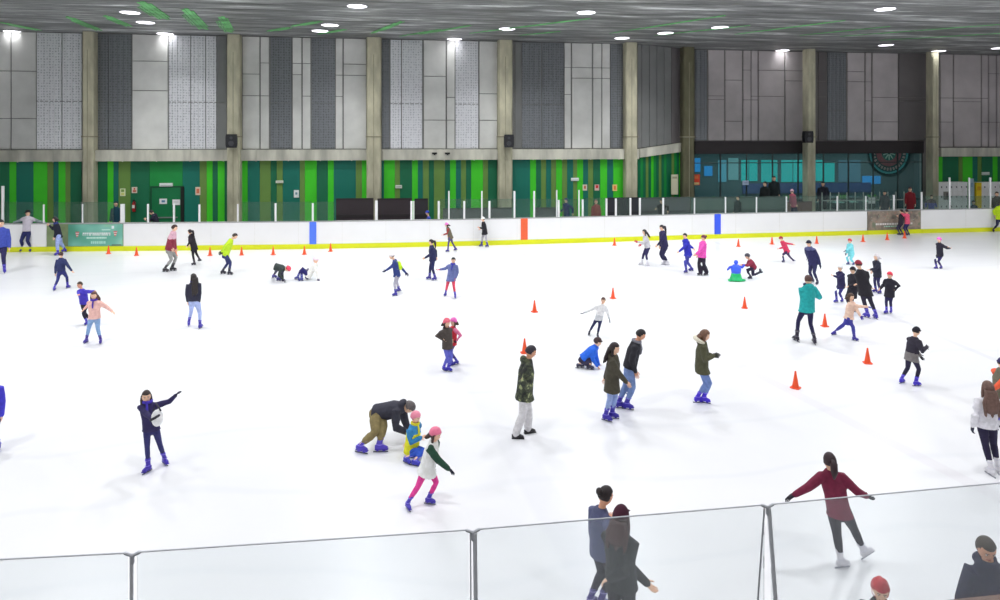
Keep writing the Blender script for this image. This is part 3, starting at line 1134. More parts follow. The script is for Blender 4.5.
# columns ----------------------------------------------------------
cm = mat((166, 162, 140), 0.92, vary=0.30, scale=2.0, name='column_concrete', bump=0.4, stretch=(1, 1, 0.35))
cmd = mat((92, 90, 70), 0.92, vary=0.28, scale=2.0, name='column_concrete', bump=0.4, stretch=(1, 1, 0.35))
CLAB = ['pale concrete column, leftmost, behind the gate with the green banner', 'concrete column with a black speaker, just right of the emergency door',
        'plain slim concrete column above the black screens, no speaker on it', 'concrete column with a black speaker, near the middle of the green wall',
        'concrete column where the green wall bends back, left of the dark one', 'dark olive concrete column at the left edge of the cafe glass',
        'concrete column with a speaker standing in front of the cafe glass', 'concrete column between the cafe glass and the white lockers']
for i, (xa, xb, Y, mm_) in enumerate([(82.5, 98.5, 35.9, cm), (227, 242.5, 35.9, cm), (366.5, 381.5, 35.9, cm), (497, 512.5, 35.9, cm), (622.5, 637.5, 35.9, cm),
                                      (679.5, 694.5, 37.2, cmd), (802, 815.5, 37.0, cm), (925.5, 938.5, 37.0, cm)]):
    dp = 0.62
    X0 = X_at(xa, Y + (dp if xa > 405 else 0.05))
    X1 = X_at(xb, Y + (dp if xa < 405 else 0.05))
    cx, w = (X0 + X1) / 2, (X1 - X0) / 2
    hd_ = dp / 2
    root = thing('concrete_column', (cx, Y + hd_, 0), CLAB[i], 'column', 'concrete columns along the back wall')
    g = MB()
    c = w * 0.22
    prof = [(-w, -hd_ + c), (-w + c, -hd_), (w - c, -hd_), (w, -hd_ + c), (w, hd_ - c), (w - c, hd_), (-w + c, hd_), (-w, hd_ - c)]
    g.rings([[Vector((cx + a, Y + hd_ + b, z)) for a, b in prof] for z in (0, LED0 - 0.3, LED0 + 1.6, CEIL)])
    g.build('shaft', mm_, root)
    g = MB()
    g.box((cx - w * 0.06, Y - 0.012, 0.5), (cx + w * 0.03, Y + 0.01, CEIL - 0.9))
    g.build('joint_seam', mat((138, 134, 114), 0.9, name='seam'), root)
    g = MB()
    g.box((cx - w - 0.03, Y - 0.03, LED0 + 1.2), (cx + w + 0.03, Y + dp + 0.03, LED0 + 1.26))
    g.build('steel_band', mat((130, 126, 106), 0.6, name='rust'), root)

# loudspeakers on three columns
for (px, py, Y, lb) in ((232, 141, 35.9, 'black speaker on the column right of the emergency door'), (508.5, 141, 35.9, 'black speaker on the column near the middle of the green wall'),
                        (807.5, 137, 37.0, 'black speaker on the column in front of the cafe glass')):
    p = at_Y(px, py, Y - 0.28)
    root = thing('loudspeaker', p, lb, 'speaker', 'black speakers on the columns')
    g = MB()
    g.rings([[p + Vector((a * (0.24 + 0.03 * k), b, z)) for a, b in ((-1, -0.18), (1, -0.18), (0.8, 0.2), (-0.8, 0.2))] for k, z in ((0, -0.34), (1, -0.2), (1, 0.2), (0, 0.34))])
    g.build('cabinet', mat((26, 26, 30), 0.6, name='speaker_black'), root)
    g = MB()
    for z, r in ((-0.12, 0.13), (0.16, 0.07)):
        g.tube([p + Vector((0, -0.19, z)), p + Vector((0, -0.21, z))], r, 14, roundcap=False)
    g.build('cone', mat((55, 55, 60), 0.5, name='speaker_cone'), root)
    g = MB()
    g.box((p.x - 0.05, p.y + 0.15, p.z - 0.05), (p.x + 0.05, p.y + 0.26, p.z + 0.05))
    g.build('bracket', mat((40, 40, 44), 0.5, name='steel_dark'), root)

# cafe behind glass -------------------------------------------------
GX0, GX1 = X_at(694, YR), X_at(922, YR)
ZB1, ZB0 = 4.86, Z_at(800, 153.5, YR)
g = MB()
g.box((GX0, YR - 0.15, ZB0), (GX1, YR + 0.2, ZB1))
struct(g.build('trim_4', mat((40, 34, 36), 0.6, name='dark_beam')))
g = MB()
for i in range(9):
    a = GX0 + (GX1 - GX0) * i / 9
    b = GX0 + (GX1 - GX0) * (i + 1) / 9
    g.box((a + 0.03, YR, 0.1), (b - 0.03, YR + 0.02, ZB0))
w_ = struct(g.build('window_1', glass_mat((0.74, 0.86, 0.84), 0.035, name='cafe_glass')))
g = MB()
for i in range(10):
    a = GX0 + (GX1 - GX0) * i / 9
    g.box((a - 0.03, YR - 0.03, 0), (a + 0.03, YR + 0.05, ZB0))
g.box((GX0, YR - 0.03, 1.28), (GX1, YR + 0.05, 1.34))
g.box((GX0, YR - 0.03, 3.55), (GX1, YR + 0.05, 3.60))
g.build('window_frame', mat((52, 60, 60), 0.5, 0.3, name='frame_metal'), w_)
YI = 43.8
g = MB()
g.box((GX0 - 3, YI, 0), (GX1 + 4, YI + 0.2, ZB1))
g.box((GX0 - 3.2, YR + 0.22, 0), (GX0 - 3, YI, ZB1))
g.box((GX1 + 4, YR + 0.22, 0), (GX1 + 4.2, YI, ZB1))
struct(g.build('wall_cafe', mat((40, 62, 66), 0.8, name='cafe_wall')))
g = MB()
g.box((GX0 - 3.2, YR + 0.22, ZB1), (GX1 + 4.2, YI + 0.2, ZB1 + 0.1))
struct(g.build('ceiling_cafe', mat((90, 110, 105), 0.8, name='cafe_ceiling')))
k = 1
teal = emis((0, 140, 138), 0.62, 'backlit_teal')
teal2 = emis((20, 110, 170), 0.6, 'backlit_blue')
for (a, b, m_, z0, z1) in [(690, 700, teal2, 158, 172), (741, 748, teal, 160, 181), (749, 757, teal, 160, 181), (761, 777, teal, 160, 182), (781, 792, teal, 160, 182), (793, 803, teal, 160, 182), (812, 822, teal, 160, 181), (824, 834, teal, 162, 182),
                           (862, 880, teal2, 176, 184), (704, 712, teal2, 166, 176), (718, 726, emis((70, 130, 150), .35, 'pale_window'), 160, 182), (728, 738, emis((90, 130, 135), .35, 'pale_window'), 158, 180),
                           (838, 860, emis((52, 84, 100), .5, 'dim_window'), 160, 182)]:
    g = MB()
    g.box((X_at(a, YI), YI - 0.06, Z_at(a, z1, YI)), (X_at(b, YI), YI, Z_at(a, z0, YI)))
    k += 1
    struct(g.build('window_%d' % k, m_))
    w0 = g
g = MB()
g.box((X_at(742, YI), YI - 0.12, Z_at(700, 194, YI)), (X_at(870, YI), YI - 0.02, Z_at(700, 184, YI)))
struct(g.build('trim_5', mat((10, 36, 90), 0.6, name='blue_band')))
# round emblem on the cafe glass
ec = at_Y(890, 152.5, YR - 0.05)
root = thing('round_emblem', ec, 'large round emblem with teal and pink rings behind the cafe glass', 'emblem')
def disc(r0, r1, y, nm, c):
    q = MB()
    n = 40
    rr = []
    for (r, yy) in ((r0, y), (r1, y), (r1, y + 0.02), (r0, y + 0.02)):
        rr.append([ec + Vector((r * math.cos(2 * PI * i / n), yy + 0.10, min(r * math.sin(2 * PI * i / n), 0.25))) for i in range(n)])
    rr.append(rr[0])
    q.rings(rr, 0, cap=False)
    q.build(nm, mat(c, 0.6, name='emblem_paint'), root)
disc(1.32, 1.48, 0.0, 'outer_ring', (24, 62, 70))
disc(1.20, 1.32, 0.0, 'thin_ring', (110, 190, 200))
disc(0.86, 1.20, 0.0, 'lettered_ring', (60, 96, 100))
disc(0.50, 0.86, 0.0, 'pink_ring', (196, 110, 124))
disc(0.02, 0.50, 0.0, 'centre_disc', (84, 128, 120))
g = MB()
for i in range(16):
    th = PI + PI * (i + 0.5) / 16
    c = ec + Vector((1.03 * math.cos(th), 0.08, 1.03 * math.sin(th)))
    g.obox(c, Vector((-math.sin(th), 0, math.cos(th))) * 0.06, Vector((math.cos(th), 0, math.sin(th))) * 0.09, Vector((0, 0.01, 0)))
g.build('letter_mark', mat((190, 160, 160), 0.6, name='emblem_mark'), root)
g = MB()
for i in range(5):
    th = PI + PI * (i + 0.5) / 5
    c = ec + Vector((0.25 * math.cos(th), 0.08, 0.30 * math.sin(th)))
    g.obox(c, Vector((math.cos(th), 0, math.sin(th))) * 0.16, Vector((-math.sin(th), 0, math.cos(th))) * 0.035, Vector((0, 0.01, 0)))
g.build('leaf_mark', mat((200, 215, 205), 0.6, name='emblem_mark'), root)

# cafe furniture: counter, railings
p = at_Y(700, 200, YR + 3.5)
root = thing('cafe_counter', (X_at(760, YR + 3), YR + 3, 0), 'long dark counter inside the glazed cafe', 'counter')
g = MB()
g.box((X_at(700, 41.2), 41.2, 0), (X_at(860, 41.2), 41.9, 1.1))
g.build('base', mat((22, 40, 48), 0.6, name='counter_dark'), root)
g = MB()
g.box((X_at(699, 41.2), 41.1, 1.1), (X_at(861, 41.2), 42.0, 1.16))
g.build('worktop', mat((50, 70, 70), 0.4, name='counter_top'), root)
for (px0, px1) in ((716, 790), (822, 912)):
    Y = 36.2
    pm_ = mat((170, 178, 172), 0.4, 0.5, name='rail_steel')
    root = thing('guard_rail', (X_at((px0 + px1) / 2, Y), Y, 0), 'low steel guard rail behind the board ' + ('under the teal cafe windows' if px0 < 800 else 'under the round emblem'), 'railing', 'guard rails in front of the cafe')
    X0, X1 = X_at(px0, Y), X_at(px1, Y)
    g = MB()
    for z in (1.45, 0.9):
        g.tube([(X0, Y, z), (X1, Y, z)], 0.03, 6)
    g.build('rail', pm_, root)
    n = 5 if px0 < 800 else 12
    for i in range(n):
        x = X0 + (X1 - X0) * i / (n - 1)
        g = MB()
        g.tube([(x, Y, 0), (x, Y, 1.9 if px0 > 800 else 1.45)], 0.03, 6)
        g.build('post', pm_, root)

# tables, stools and plants of the cafe
rc = random.Random(11)
for i, px in enumerate((707, 722, 737, 752, 783, 822, 838, 852, 868)):
    Y = 39.2 + 0.1 * (i % 3)
    X = X_at(px, Y)
    root = thing('cafe_table', (X, Y, 0), 'small round table inside the glazed cafe', 'table', 'small cafe tables behind the glass')
    q = MB()
    q.lathe((X, Y, 1.02), [(0.36, 0), (0.38, 0.02), (0.38, 0.04), (0.34, 0.05)], 14)
    q.build('table_top', mat((150, 170, 160), 0.5, name='pale_top'), root)
    q = MB()
    q.lathe((X, Y, -0.04), [(0.24, 0), (0.22, 0.04), (0.04, 0.07), (0.03, 1.06)], 12)
    q.build('pedestal', mat((60, 70, 70), 0.5, name='dark_metal'), root)
    if i % 2 == 0:
        X2 = X_at(px + 4, 40.2)
        root = thing('potted_plant', (X2, 40.2, 0), 'leafy green plant in a dark pot inside the cafe', 'plant', 'green plants inside the cafe')
        q = MB()
        q.lathe((X2, 40.2, -0.04), [(0.16, 0), (0.22, 0.5), (0.24, 1.0), (0.2, 1.02)], 12)
        q.build('pot', mat((50, 56, 50), 0.6, name='pot'), root)
        q = MB()
        for k_ in range(26):
            th, ph = rc.uniform(0, 2 * PI), rc.uniform(0.2, 1.3)
            d_ = Vector((math.cos(th) * math.cos(ph), math.sin(th) * math.cos(ph), math.sin(ph)))
            b_ = Vector((X2, 40.2, 0.95))
            q.tube([b_, b_ + d_ * 0.35, b_ + d_ * 0.6 - UP * 0.08], [0.02, 0.07, 0.01], 5, flat=0.25)
        q.build('leaves', mat((90, 140, 50), 0.7, vary=0.3, name='leaf'), root)

# white paper and red sign at the cafe
def plate(name, px0, py0, px1, py1, Y, c, label, cat, th=0.03, marks=(), group=None, backc=None):
    """flat sign on a wall; marks = [(u0,v0,u1,v1,colour)] in sign fractions from the top left"""
    A, B_ = at_Y(px0, py1, Y), at_Y(px1, py0, Y)
    root = thing(name, ((A.x + B_.x) / 2, Y, A.z), label, cat, group)
    q = MB()
    q.box((A.x, Y - th, A.z), (B_.x, Y, B_.z))
    q.build('board', mat(c, 0.5, vary=0.03, name='sign_face'), root)
    W, H_ = B_.x - A.x, B_.z - A.z
    for mk in marks:
        u0, v0, u1, v1, cc = mk[:5]
        q = MB()
        q.box((A.x + u0 * W, Y - th - 0.006, B_.z - v1 * H_), (A.x + u1 * W, Y - th, B_.z - v0 * H_))
        q.build('printed_mark', mat(cc, 0.5, vary=0.03, name='sign_print'), root)
    return root


YS = YW - 0.06
plate('exit_sign', 160, 183, 173, 186.3, YS, (236, 240, 236), 'white emergency light bar above the green door', 'sign', 0.08, [(.05, .6, .95, .8, (150, 170, 160))])
plate('paper_notice', 159.5, 198.6, 167, 204, YS - 0.05, (222, 232, 240), 'white notice with a blue mark, left of the two on the green door', 'sign', 0.02, [(.3, .3, .75, .7, (90, 130, 160))])
plate('paper_notice', 172.5, 199.4, 180, 205, YS - 0.05, (226, 230, 226), 'blank white notice, right of the two on the green door', 'sign', 0.02, [(.2, .4, .8, .5, (180, 180, 180))])
plate('safety_sign', 120.3, 188.5, 125.5, 196, YS, (214, 222, 180), 'pale yellow safety sign left of the fire extinguisher', 'sign', 0.03, [(.2, .1, .8, .45, (120, 150, 70)), (.2, .55, .8, .9, (200, 200, 120))])
plate('safety_sign', 132, 187, 137.3, 193, YS, (204, 196, 180), 'cream sign with a red figure above the fire extinguisher', 'sign', 0.03, [(.35, .15, .65, .45, (190, 70, 50)), (.2, .5, .8, .85, (190, 90, 70))])
plate('safety_sign', 195.6, 187, 200.5, 195, YS, (210, 190, 170), 'cream safety sign right of the green door', 'sign', 0.03, [(.2, .2, .8, .8, (200, 110, 80))])
plate('wall_lamp', 276, 180.5, 283.5, 183, YS, (214, 214, 200), 'small pale emergency light left of the white notice box', 'lamp', 0.08, [(.1, .4, .9, .7, (140, 140, 130))])
plate('notice_box', 294, 190, 299, 197.5, YS, (216, 222, 218), 'white notice box on the dark green wall left of the blue line', 'sign', 0.05, [(.3, .3, .7, .6, (110, 140, 150))])
plate('wall_lamp', 395.5, 185, 402, 188.2, YS, (206, 210, 200), 'small pale emergency light above the black screens', 'lamp', 0.08, [(.1, .4, .9, .7, (150, 150, 140))])
plate('exit_sign', 571, 177.8, 578.5, 180.8, YS, (230, 236, 228), 'white emergency light bar right of the middle column', 'sign', 0.08, [(.05, .6, .95, .8, (150, 170, 160))])
plate('safety_sign', 582.6, 184.5, 587, 190.5, YS, (206, 196, 180), 'cream sign with red symbol, nearest the emergency light bar', 'sign', 0.03, [(.3, .2, .7, .7, (190, 90, 60))])
plate('safety_sign', 594.6, 184.5, 599, 190.5, YS, (210, 180, 170), 'sign with a red disc, middle of the three right of the middle column', 'sign', 0.03, [(.2, .1, .8, .6, (200, 50, 50))])
plate('safety_sign', 612.4, 184.5, 617, 191, YS, (228, 190, 120), 'orange sign just left of the corner column', 'sign', 0.03, [(.3, .2, .7, .8, (220, 110, 50))])
plate('exit_sign', 981.5, 172, 988.5, 175, YR - 0.06, (214, 224, 214), 'white emergency light bar above the lockers', 'sign', 0.08, [(.05, .6, .95, .8, (150, 170, 160))])
plate('paper_notice', 868.5, 197.5, 875, 203.5, YR - 0.1, (236, 240, 244), 'white paper taped to the cafe glass', 'sign', 0.02, [(.3, .4, .7, .5, (170, 180, 190))])
plate('advert_board', 692.5, 174.5, 699.5, 185, YR - 0.12, (226, 66, 36), 'red and orange advert beside the dark column', 'sign', 0.04, [(.1, .75, .9, .95, (240, 190, 130)), (.2, .1, .8, .4, (240, 110, 60))])
plate('paper_notice', 742.5, 180.5, 748.5, 185, YR - 0.1, (176, 190, 214), 'pale blue paper on the cafe glass under a teal window', 'sign', 0.02, [(.2, .4, .8, .6, (140, 150, 180))])
plate('display_panel', 671, 174.5, 677.6, 194.5, 37.3, (190, 186, 160), 'tall cream panel leaning by the dark column', 'panel', 0.06, [(.15, .1, .85, .2, (150, 146, 120))])
for px, w in ((434.5, 2.4), (447.5, 2.2)):
    Pp = at_Y(px, 153.6, YW - 0.36)
    root = thing('ledge_bracket', Pp, 'small black bracket on the concrete ledge, ' + ('left' if px < 440 else 'right') + ' of the pair', 'bracket', 'black brackets on the ledge')
    g = MB()
    g.box((Pp.x - 0.13, Pp.y - 0.05, Pp.z - 0.04), (Pp.x + 0.13, Pp.y, Pp.z + 0.06))
    g.box((Pp.x - 0.04, Pp.y - 0.1, Pp.z - 0.08), (Pp.x + 0.04, Pp.y, Pp.z + 0.02))
    g.build('body', mat((30, 30, 30), 0.6, name='bracket_black'), root)

# fire extinguisher
p = at_Y(134, 212, YW - 0.2)
root = thing('fire_extinguisher', p, 'red fire extinguisher on the green wall left of the door', 'fire extinguisher')
g = MB()
g.lathe(p, [(0.0, 0), (0.085, 0.02), (0.09, 0.1), (0.09, 0.42), (0.06, 0.5), (0.03, 0.53), (0.03, 0.56)], 14)
g.build('cylinder', mat((170, 30, 30), 0.35, name='red_paint'), root, True)
g = MB()
g.box((p.x - 0.03, p.y - 0.12, p.z + 0.56), (p.x + 0.03, p.y + 0.06, p.z + 0.62))
g.tube([p + Vector((0, -0.08, 0.58)), p + Vector((0.12, -0.12, 0.4)), p + Vector((0.11, -0.12, 0.1))], 0.018, 6)
g.build('hose_and_valve', mat((30, 30, 34), 0.5, name='hose_black'), root)
g = MB()
g.box((p.x - 0.06, p.y - 0.1, p.z + 0.2), (p.x + 0.06, p.y - 0.085, p.z + 0.36))
g.build('label_plate', mat((220, 215, 205), 0.5, name='label_white'), root)

# lockers on the right ----------------------------------------------
YL = YR - 0.9
def lockers(px0, px1, n, label):
    X0, X1 = X_at(px0, YL), X_at(px1, YL)
    ztop = Z_at((px0 + px1) / 2, 182.2, YL)
    root = thing('locker_bank', ((X0 + X1) / 2, YL + 0.25, 0), label, 'lockers', 'white locker banks')
    q = MB()
    q.box((X0, YL, 0), (X1, YL + 0.5, ztop))
    q.build('carcass', mat((200, 198, 190), 0.6, name='locker_white', gain=1.7), root)
    rows = 4
    for i in range(n):
        for j in range(rows):
            a = X0 + (X1 - X0) * i / n + 0.02
            b = X0 + (X1 - X0) * (i + 1) / n - 0.02
            z0 = ztop * j / rows + 0.02
            z1 = ztop * (j + 1) / rows - 0.02
            q = MB()
            q.box((a, YL - 0.02, z0), (b, YL, z1))
            d_ = q.build('door', mat((206, 204, 196), 0.5, vary=0.05, scale=3, name='locker_door', gain=1.7), root)
            q = MB()
            q.box((b - 0.10, YL - 0.05, (z0 + z1) / 2 - 0.05), (b - 0.05, YL - 0.02, (z0 + z1) / 2 + 0.05))
            q.build('lock', mat((110, 110, 116), 0.4, 0.6, name='lock_metal'), d_)
lockers(937.5, 967.5, 6, 'white locker bank between the column and the yellow panel')
lockers(980.5, 1022, 8, 'white locker bank at the right edge, right of the yellow panel')
plate('yellow_panel', 974.5, 182.5, 980, 221, YL, (238, 190, 30), 'tall yellow panel between the two locker banks', 'panel', 0.12, [(.2, .1, .8, .2, (200, 150, 20))])
plate('blue_panel', 968.5, 178.5, 972.5, 221, YL, (150, 174, 186), 'narrow pale blue panel left of the yellow one', 'panel', 0.1, [(.2, .1, .8, .2, (120, 150, 170))])
plate('notice_box', 943.5, 191.5, 948.5, 199.5, YL - 0.03, (120, 116, 110), 'grey box fixed on the left locker bank', 'box', 0.1, [(.2, .2, .8, .8, (90, 86, 84))])

# black screens and grey seats behind the board ----------------------
def screen(px0, px1, py0, Y, c, label):
    X0, X1 = X_at(px0, Y), X_at(px1, Y)
    zt = Z_at((px0 + px1) / 2, py0, Y)
    root = thing('black_screen', ((X0 + X1) / 2, Y, 0), label, 'screen', 'dark screens behind the board')
    q = MB()
    q.box((X0, Y, 0.0), (X1, Y + 0.05, zt))
    q.build('panel', mat(c, 0.7, vary=0.08, scale=1, name='screen_cloth'), root)
    q = MB()
    q.box((X0, Y - 0.03, zt * 0.55), (X1, Y, zt * 0.62))
    q.box((X0, Y - 0.02, zt - 0.05), (X1, Y + 0.06, zt))
    q.build('frame', mat([int(v * 0.75) for v in c], 0.6, name='screen_frame'), root)
screen(336, 373.5, 198.3, 34.2, (50, 42, 46), 'black screen behind the board, below the slim column, left half')
screen(377.5, 412, 198.3, 34.2, (50, 42, 46), 'black screen behind the board, below the slim column, right half')
screen(414.5, 428, 198.6, 34.2, (44, 42, 46), 'narrow black screen left of the blue jersey')
screen(443, 512, 208, 34.6, (92, 92, 94), 'low grey screen behind the board below the middle column')
screen(534, 560, 207.5, 34.6, (84, 86, 90), 'low grey screen right of the middle column')
screen(607, 640, 197.5, 34.6, (44, 44, 52), 'black screen at the foot of the corner column')
screen(641, 690, 197.3, 35.2, (84, 86, 90), 'grey screen at the foot of the bent green wall')
screen(691, 786, 197.0, 35.3, (86, 104, 98), 'grey green screen under the cafe windows')
screen(787, 812, 201.5, 35.3, (110, 86, 80), 'brown screen at the foot of the cafe column')

# ------------------------------------------------------------------ rink boards
white = mat((236, 235, 230), 0.4, vary=0.02, scale=1, gain=1.25, name='board_white')
yellow = mat((226, 232, 20), 0.4, vary=0.04, scale=1, gain=1.02, name='kick_yellow')
capm = mat((150, 150, 150), 0.5, name='board_cap')


def board_part(mb, x0, x1, z0, z1, y0=0.0, y1=0.12):
    strip(mb, x0, x1, z0, z1, y0, y1, 20)


def board(label, x0, x1, panel_mat=white, lines=(), seams=8):
    c = board_at((x0 + x1) / 2)
    root = thing('dasher_board', c, label, 'rink board', 'boards along the far side of the rink')
    q = MB()
    board_part(q, x0, x1, 0.22, BH - 0.04)
    q.build('panel', panel_mat, root)
    q = MB()
    board_part(q, x0, x1, 0.0, 0.22, -0.02, 0.14)
    q.build('kick_plate', yellow, root)
    q = MB()
    board_part(q, x0, x1, BH - 0.04, BH, -0.02, 0.16)
    q.build('cap', capm, root)
    for (a, b, cc) in lines:
        q = MB()
        board_part(q, a, b, 0.22, BH - 0.03, -0.03, 0.02)
        q.build('line_stripe', mat(cc, 0.4, vary=0.03, name='line_paint'), root)
    for i in range(1, seams):
        xx = x0 + (x1 - x0) * i / seams
        q = MB()
        board_part(q, xx - 0.12, xx + 0.12, 0.22, BH - 0.04, -0.008, 0.0)
        q.build('seam', mat((205, 204, 200), 0.5, name='seam_grey'), root)
    return root


board('white rink board at the far left, left of the green banner gate', -250, 46.5, seams=5)
board('rink gate section carrying the green banner', 46.7, 123.3, mat((120, 136, 96), 0.6, vary=0.2, scale=2, name='gate_panel'), seams=2)
board('long white rink board with two blue lines and a red line', 123.5, 867,
      lines=((309.5, 316.3, (74, 112, 226)), (520.8, 527.6, (240, 92, 52)), (714.4, 720.6, (50, 84, 214))), seams=17)
board('rink gate section at the cafe, behind the pink jacket', 867.2, 920.8, mat((120, 112, 100), 0.7, vary=0.4, scale=3, name='gate_pattern'), seams=2)
board('white rink board at the far right below the lockers', 921, 1190, seams=6)


def banner(label, x0, x1, z0, z1, mats_bands, marks):
    root = thing('banner', board_at((x0 + x1) / 2) + Vector((0, -0.03, z0)), label, 'banner')
    q = MB()
    board_part(q, x0, x1, z0, z1, -0.03, -0.01)
    q.build('cloth', mats_bands, root)
    for (a, b, c0, c1, cc) in marks:
        q = MB()
        board_part(q, x0 + (x1 - x0) * a, x0 + (x1 - x0) * b, z0 + (z1 - z0) * c0, z0 + (z1 - z0) * c1, -0.038, -0.03)
        q.build('printed_mark', mat(cc, 0.5, vary=0.02, name='print'), root)


def banner_mat(cols, scale=1.0):
    m = bpy.data.materials.new('banner_print')
    ns, ls, b = nodes_of(m)
    tc = ns.new('ShaderNodeTexCoord')
    nz = ns.new('ShaderNodeTexNoise')
    nz.inputs['Scale'].default_value = scale
    nz.inputs['Detail'].default_value = 2
    ls.new(tc.outputs['Object'], nz.inputs['Vector'])
    r = ramp(ns, [(0.3 + 0.4 * i / (len(cols) - 1), [v * GAIN for v in lin(c)]) for i, c in enumerate(cols)])
    ls.new(nz.outputs['Fac'], r.inputs['Fac'])
    ls.new(r.outputs['Color'], b.inputs['Base Color'])
    b.inputs['Roughness'].default_value = 0.5
    return m


rb = random.Random(5)
mk = []
x = 0.27
while x < 0.78:                                    # the big blurred line of white lettering
    w = rb.uniform(0.018, 0.034)
    mk.append((x, x + w * 0.35, 0.48, 0.62, (226, 238, 234)))
    mk.append((x, x + w, 0.57, 0.62, (226, 238, 234)))
    if rb.random() < 0.6:
        mk.append((x + w * 0.65, x + w, 0.48, 0.6, (226, 238, 234)))
    x += w + 0.008
x = 0.34
while x < 0.70:                                    # the smaller line below it
    w = rb.uniform(0.012, 0.024)
    mk.append((x, x + w, 0.34, 0.41, (190, 216, 206)))
    x += w + 0.007
x = 0.62
while x < 0.78:
    w = rb.uniform(0.010, 0.018)
    mk.append((x, x + w, 0.72, 0.78, (180, 210, 200)))
    x += w + 0.005
x = 0.42
while x < 0.68:
    w = rb.uniform(0.02, 0.03)
    mk.append((x, x + w, 0.10, 0.22, (160, 200, 190)))
    x += w + 0.01
for (cx_, cz_) in ((0.17, 0.52), (0.87, 0.55)):    # pink wing shapes at either side
    for i in range(5):
        sg = -1 if cx_ < 0.5 else 1
        mk.append((cx_ - 0.035 + 0.004 * i, cx_ + 0.035 - 0.006 * i, cz_ + 0.10 - 0.05 * i, cz_ + 0.14 - 0.05 * i, (226, 196, 196) if i % 2 else (190, 96, 96)))
mk.append((0.80, 0.845, 0.80, 0.93, (214, 236, 232)))
mk.append((0.80, 0.98, 0.02, 0.06, (90, 80, 70)))
banner('green banner with blurred white lettering on the gate at the left', 68.5, 122.8, 0.24, BH - 0.06,
       banner_mat([(70, 140, 112), (92, 158, 138), (120, 176, 160), (150, 200, 110)], 0.7), mk)
mk = []
x = 0.14
while x < 0.82:
    w = rb.uniform(0.02, 0.04)
    mk.append((x, x + w, 0.26, 0.36, (204, 200, 196)))
    x += w + 0.012
x = 0.30
while x < 0.6:
    w = rb.uniform(0.02, 0.04)
    mk.append((x, x + w, 0.15, 0.21, (150, 190, 170)))
    x += w + 0.012
for i in range(46):
    u, v = rb.uniform(0.02, 0.95), rb.uniform(0.45, 0.95)
    mk.append((u, u + rb.uniform(0.01, 0.03), v, v + rb.uniform(0.02, 0.04), rb.choice([(170, 110, 100), (90, 120, 80), (150, 140, 120), (70, 60, 60), (140, 150, 140)])))
banner('brown patterned banner with white lettering on the gate at the cafe', 868, 920, 0.24, BH - 0.06,
       banner_mat([(84, 78, 74), (118, 108, 98), (146, 130, 116), (104, 112, 92)], 2.2), mk)

# glass screens on top of the far boards -------------------------------
fgl = glass_mat((0.86, 0.94, 0.91), 0.10, name='far_glass')
pst = mat((226, 230, 226), 0.35, 0.2, vary=0.03, name='post_white')


def screen_run(label, posts, panes):
    """posts: (px, top_py, width_px); panes: (px0, px1, top_py)"""
    c = board_at(posts[0][0])
    root = thing('glass_screen', c + Vector((0, 0.08, BH)), label, 'glass screen', 'glass screens on the far boards')
    for (px, ty, w) in posts:
        b = board_at(px) + Vector((0, 0.07, 0))
        tt = (b - CAM).dot(CF)
        zt = CAM_H - (ty - HOR) * tt / FPX
        hw = w * tt / FPX / 2
        q = MB()
        q.box((b.x - hw, b.y - 0.03, BH), (b.x + hw, b.y + 0.03, zt))
        q.build('post', pst, root)
    for (x0, x1, ty) in panes:
        b = board_at((x0 + x1) / 2)
        tt = (b - CAM).dot(CF)
        zt = CAM_H - (ty - HOR) * tt / FPX
        q = MB()
        strip(q, x0, x1, BH, zt, 0.06, 0.075, 60)
        q.build('pane', fgl, root)


screen_run('glass screen on the far board left of the green door', [(2, 186, 2.2), (43, 204.5, 1.2), (82, 204, 1.2), (122, 204, 4)], [(-40, 1, 202), (3, 42.5, 202), (53, 81.5, 202), (82.5, 113, 202)])
screen_run('bare white posts on the board before the green door', [(147.5, 204, 1.6), (173.5, 203, 1.7), (199, 204.5, 1.7), (237.5, 204, 1.4)], [])
screen_run('glass screen on the board in front of the dark green wall', [(275.3, 203.2, 1.8), (312.6, 203.2, 1.8), (376.3, 200.5, 2.6), (411.5, 201, 2.2), (413.8, 201, 1)],
           [(242, 274.5, 202), (276.5, 311.7, 202), (313.5, 335, 202)])
screen_run('glass screen with tall thin posts behind the pink and white hats', [(438.8, 201, 2), (464.3, 201, 2), (489.6, 201, 2), (514.6, 191, 1.8), (534.4, 191, 1.8), (449, 191, 1.3), (482, 191, 1.3)],
           [(440, 463.5, 199), (465.2, 488.8, 199), (490.5, 513.8, 199), (515.5, 533.5, 199)])
screen_run('glass screen on the board between the red line and the corner column', [(559, 200, 1.8), (583, 199.5, 1.8), (557, 190, 1.2), (579.3, 190, 1.2)],
           [(535.3, 558, 199), (560, 582, 199), (584, 606, 198)])
screen_run('white posts and glass in front of the black screen at the corner column', [(606.8, 198.5, 1.8), (616.3, 198.5, 1.8), (630.8, 198, 1.8), (640.3, 198, 1.8), (663.6, 198, 1.8)],
           [(617, 630, 197.5), (641.2, 662.6, 197.5), (664.6, 694, 197)])
screen_run('glass screen on the board under the teal cafe windows', [(695, 198, 1.1), (726, 197, 1.2), (757, 197, 1.2), (787, 196.5, 1.2)],
           [(695.6, 725.4, 196.6), (726.6, 756.4, 196.4), (757.6, 786.4, 196.2), (787.6, 836, 196)])
screen_run('glass screen with thin posts around the cafe gate', [(838, 196, 1), (866.5, 196, 1), (894.6, 195, 1.6), (922.5, 192, 1.4)], [(838.6, 866, 196), (867, 894, 196)])
screen_run('glass screen with grey posts in front of the lockers', [(950.5, 177.5, 1.4), (970.2, 177.5, 1.2), (991.3, 177.5, 1.6)], [(923.5, 950, 196), (951.5, 969.5, 196), (971, 990.5, 196), (992.5, 1030, 196)])

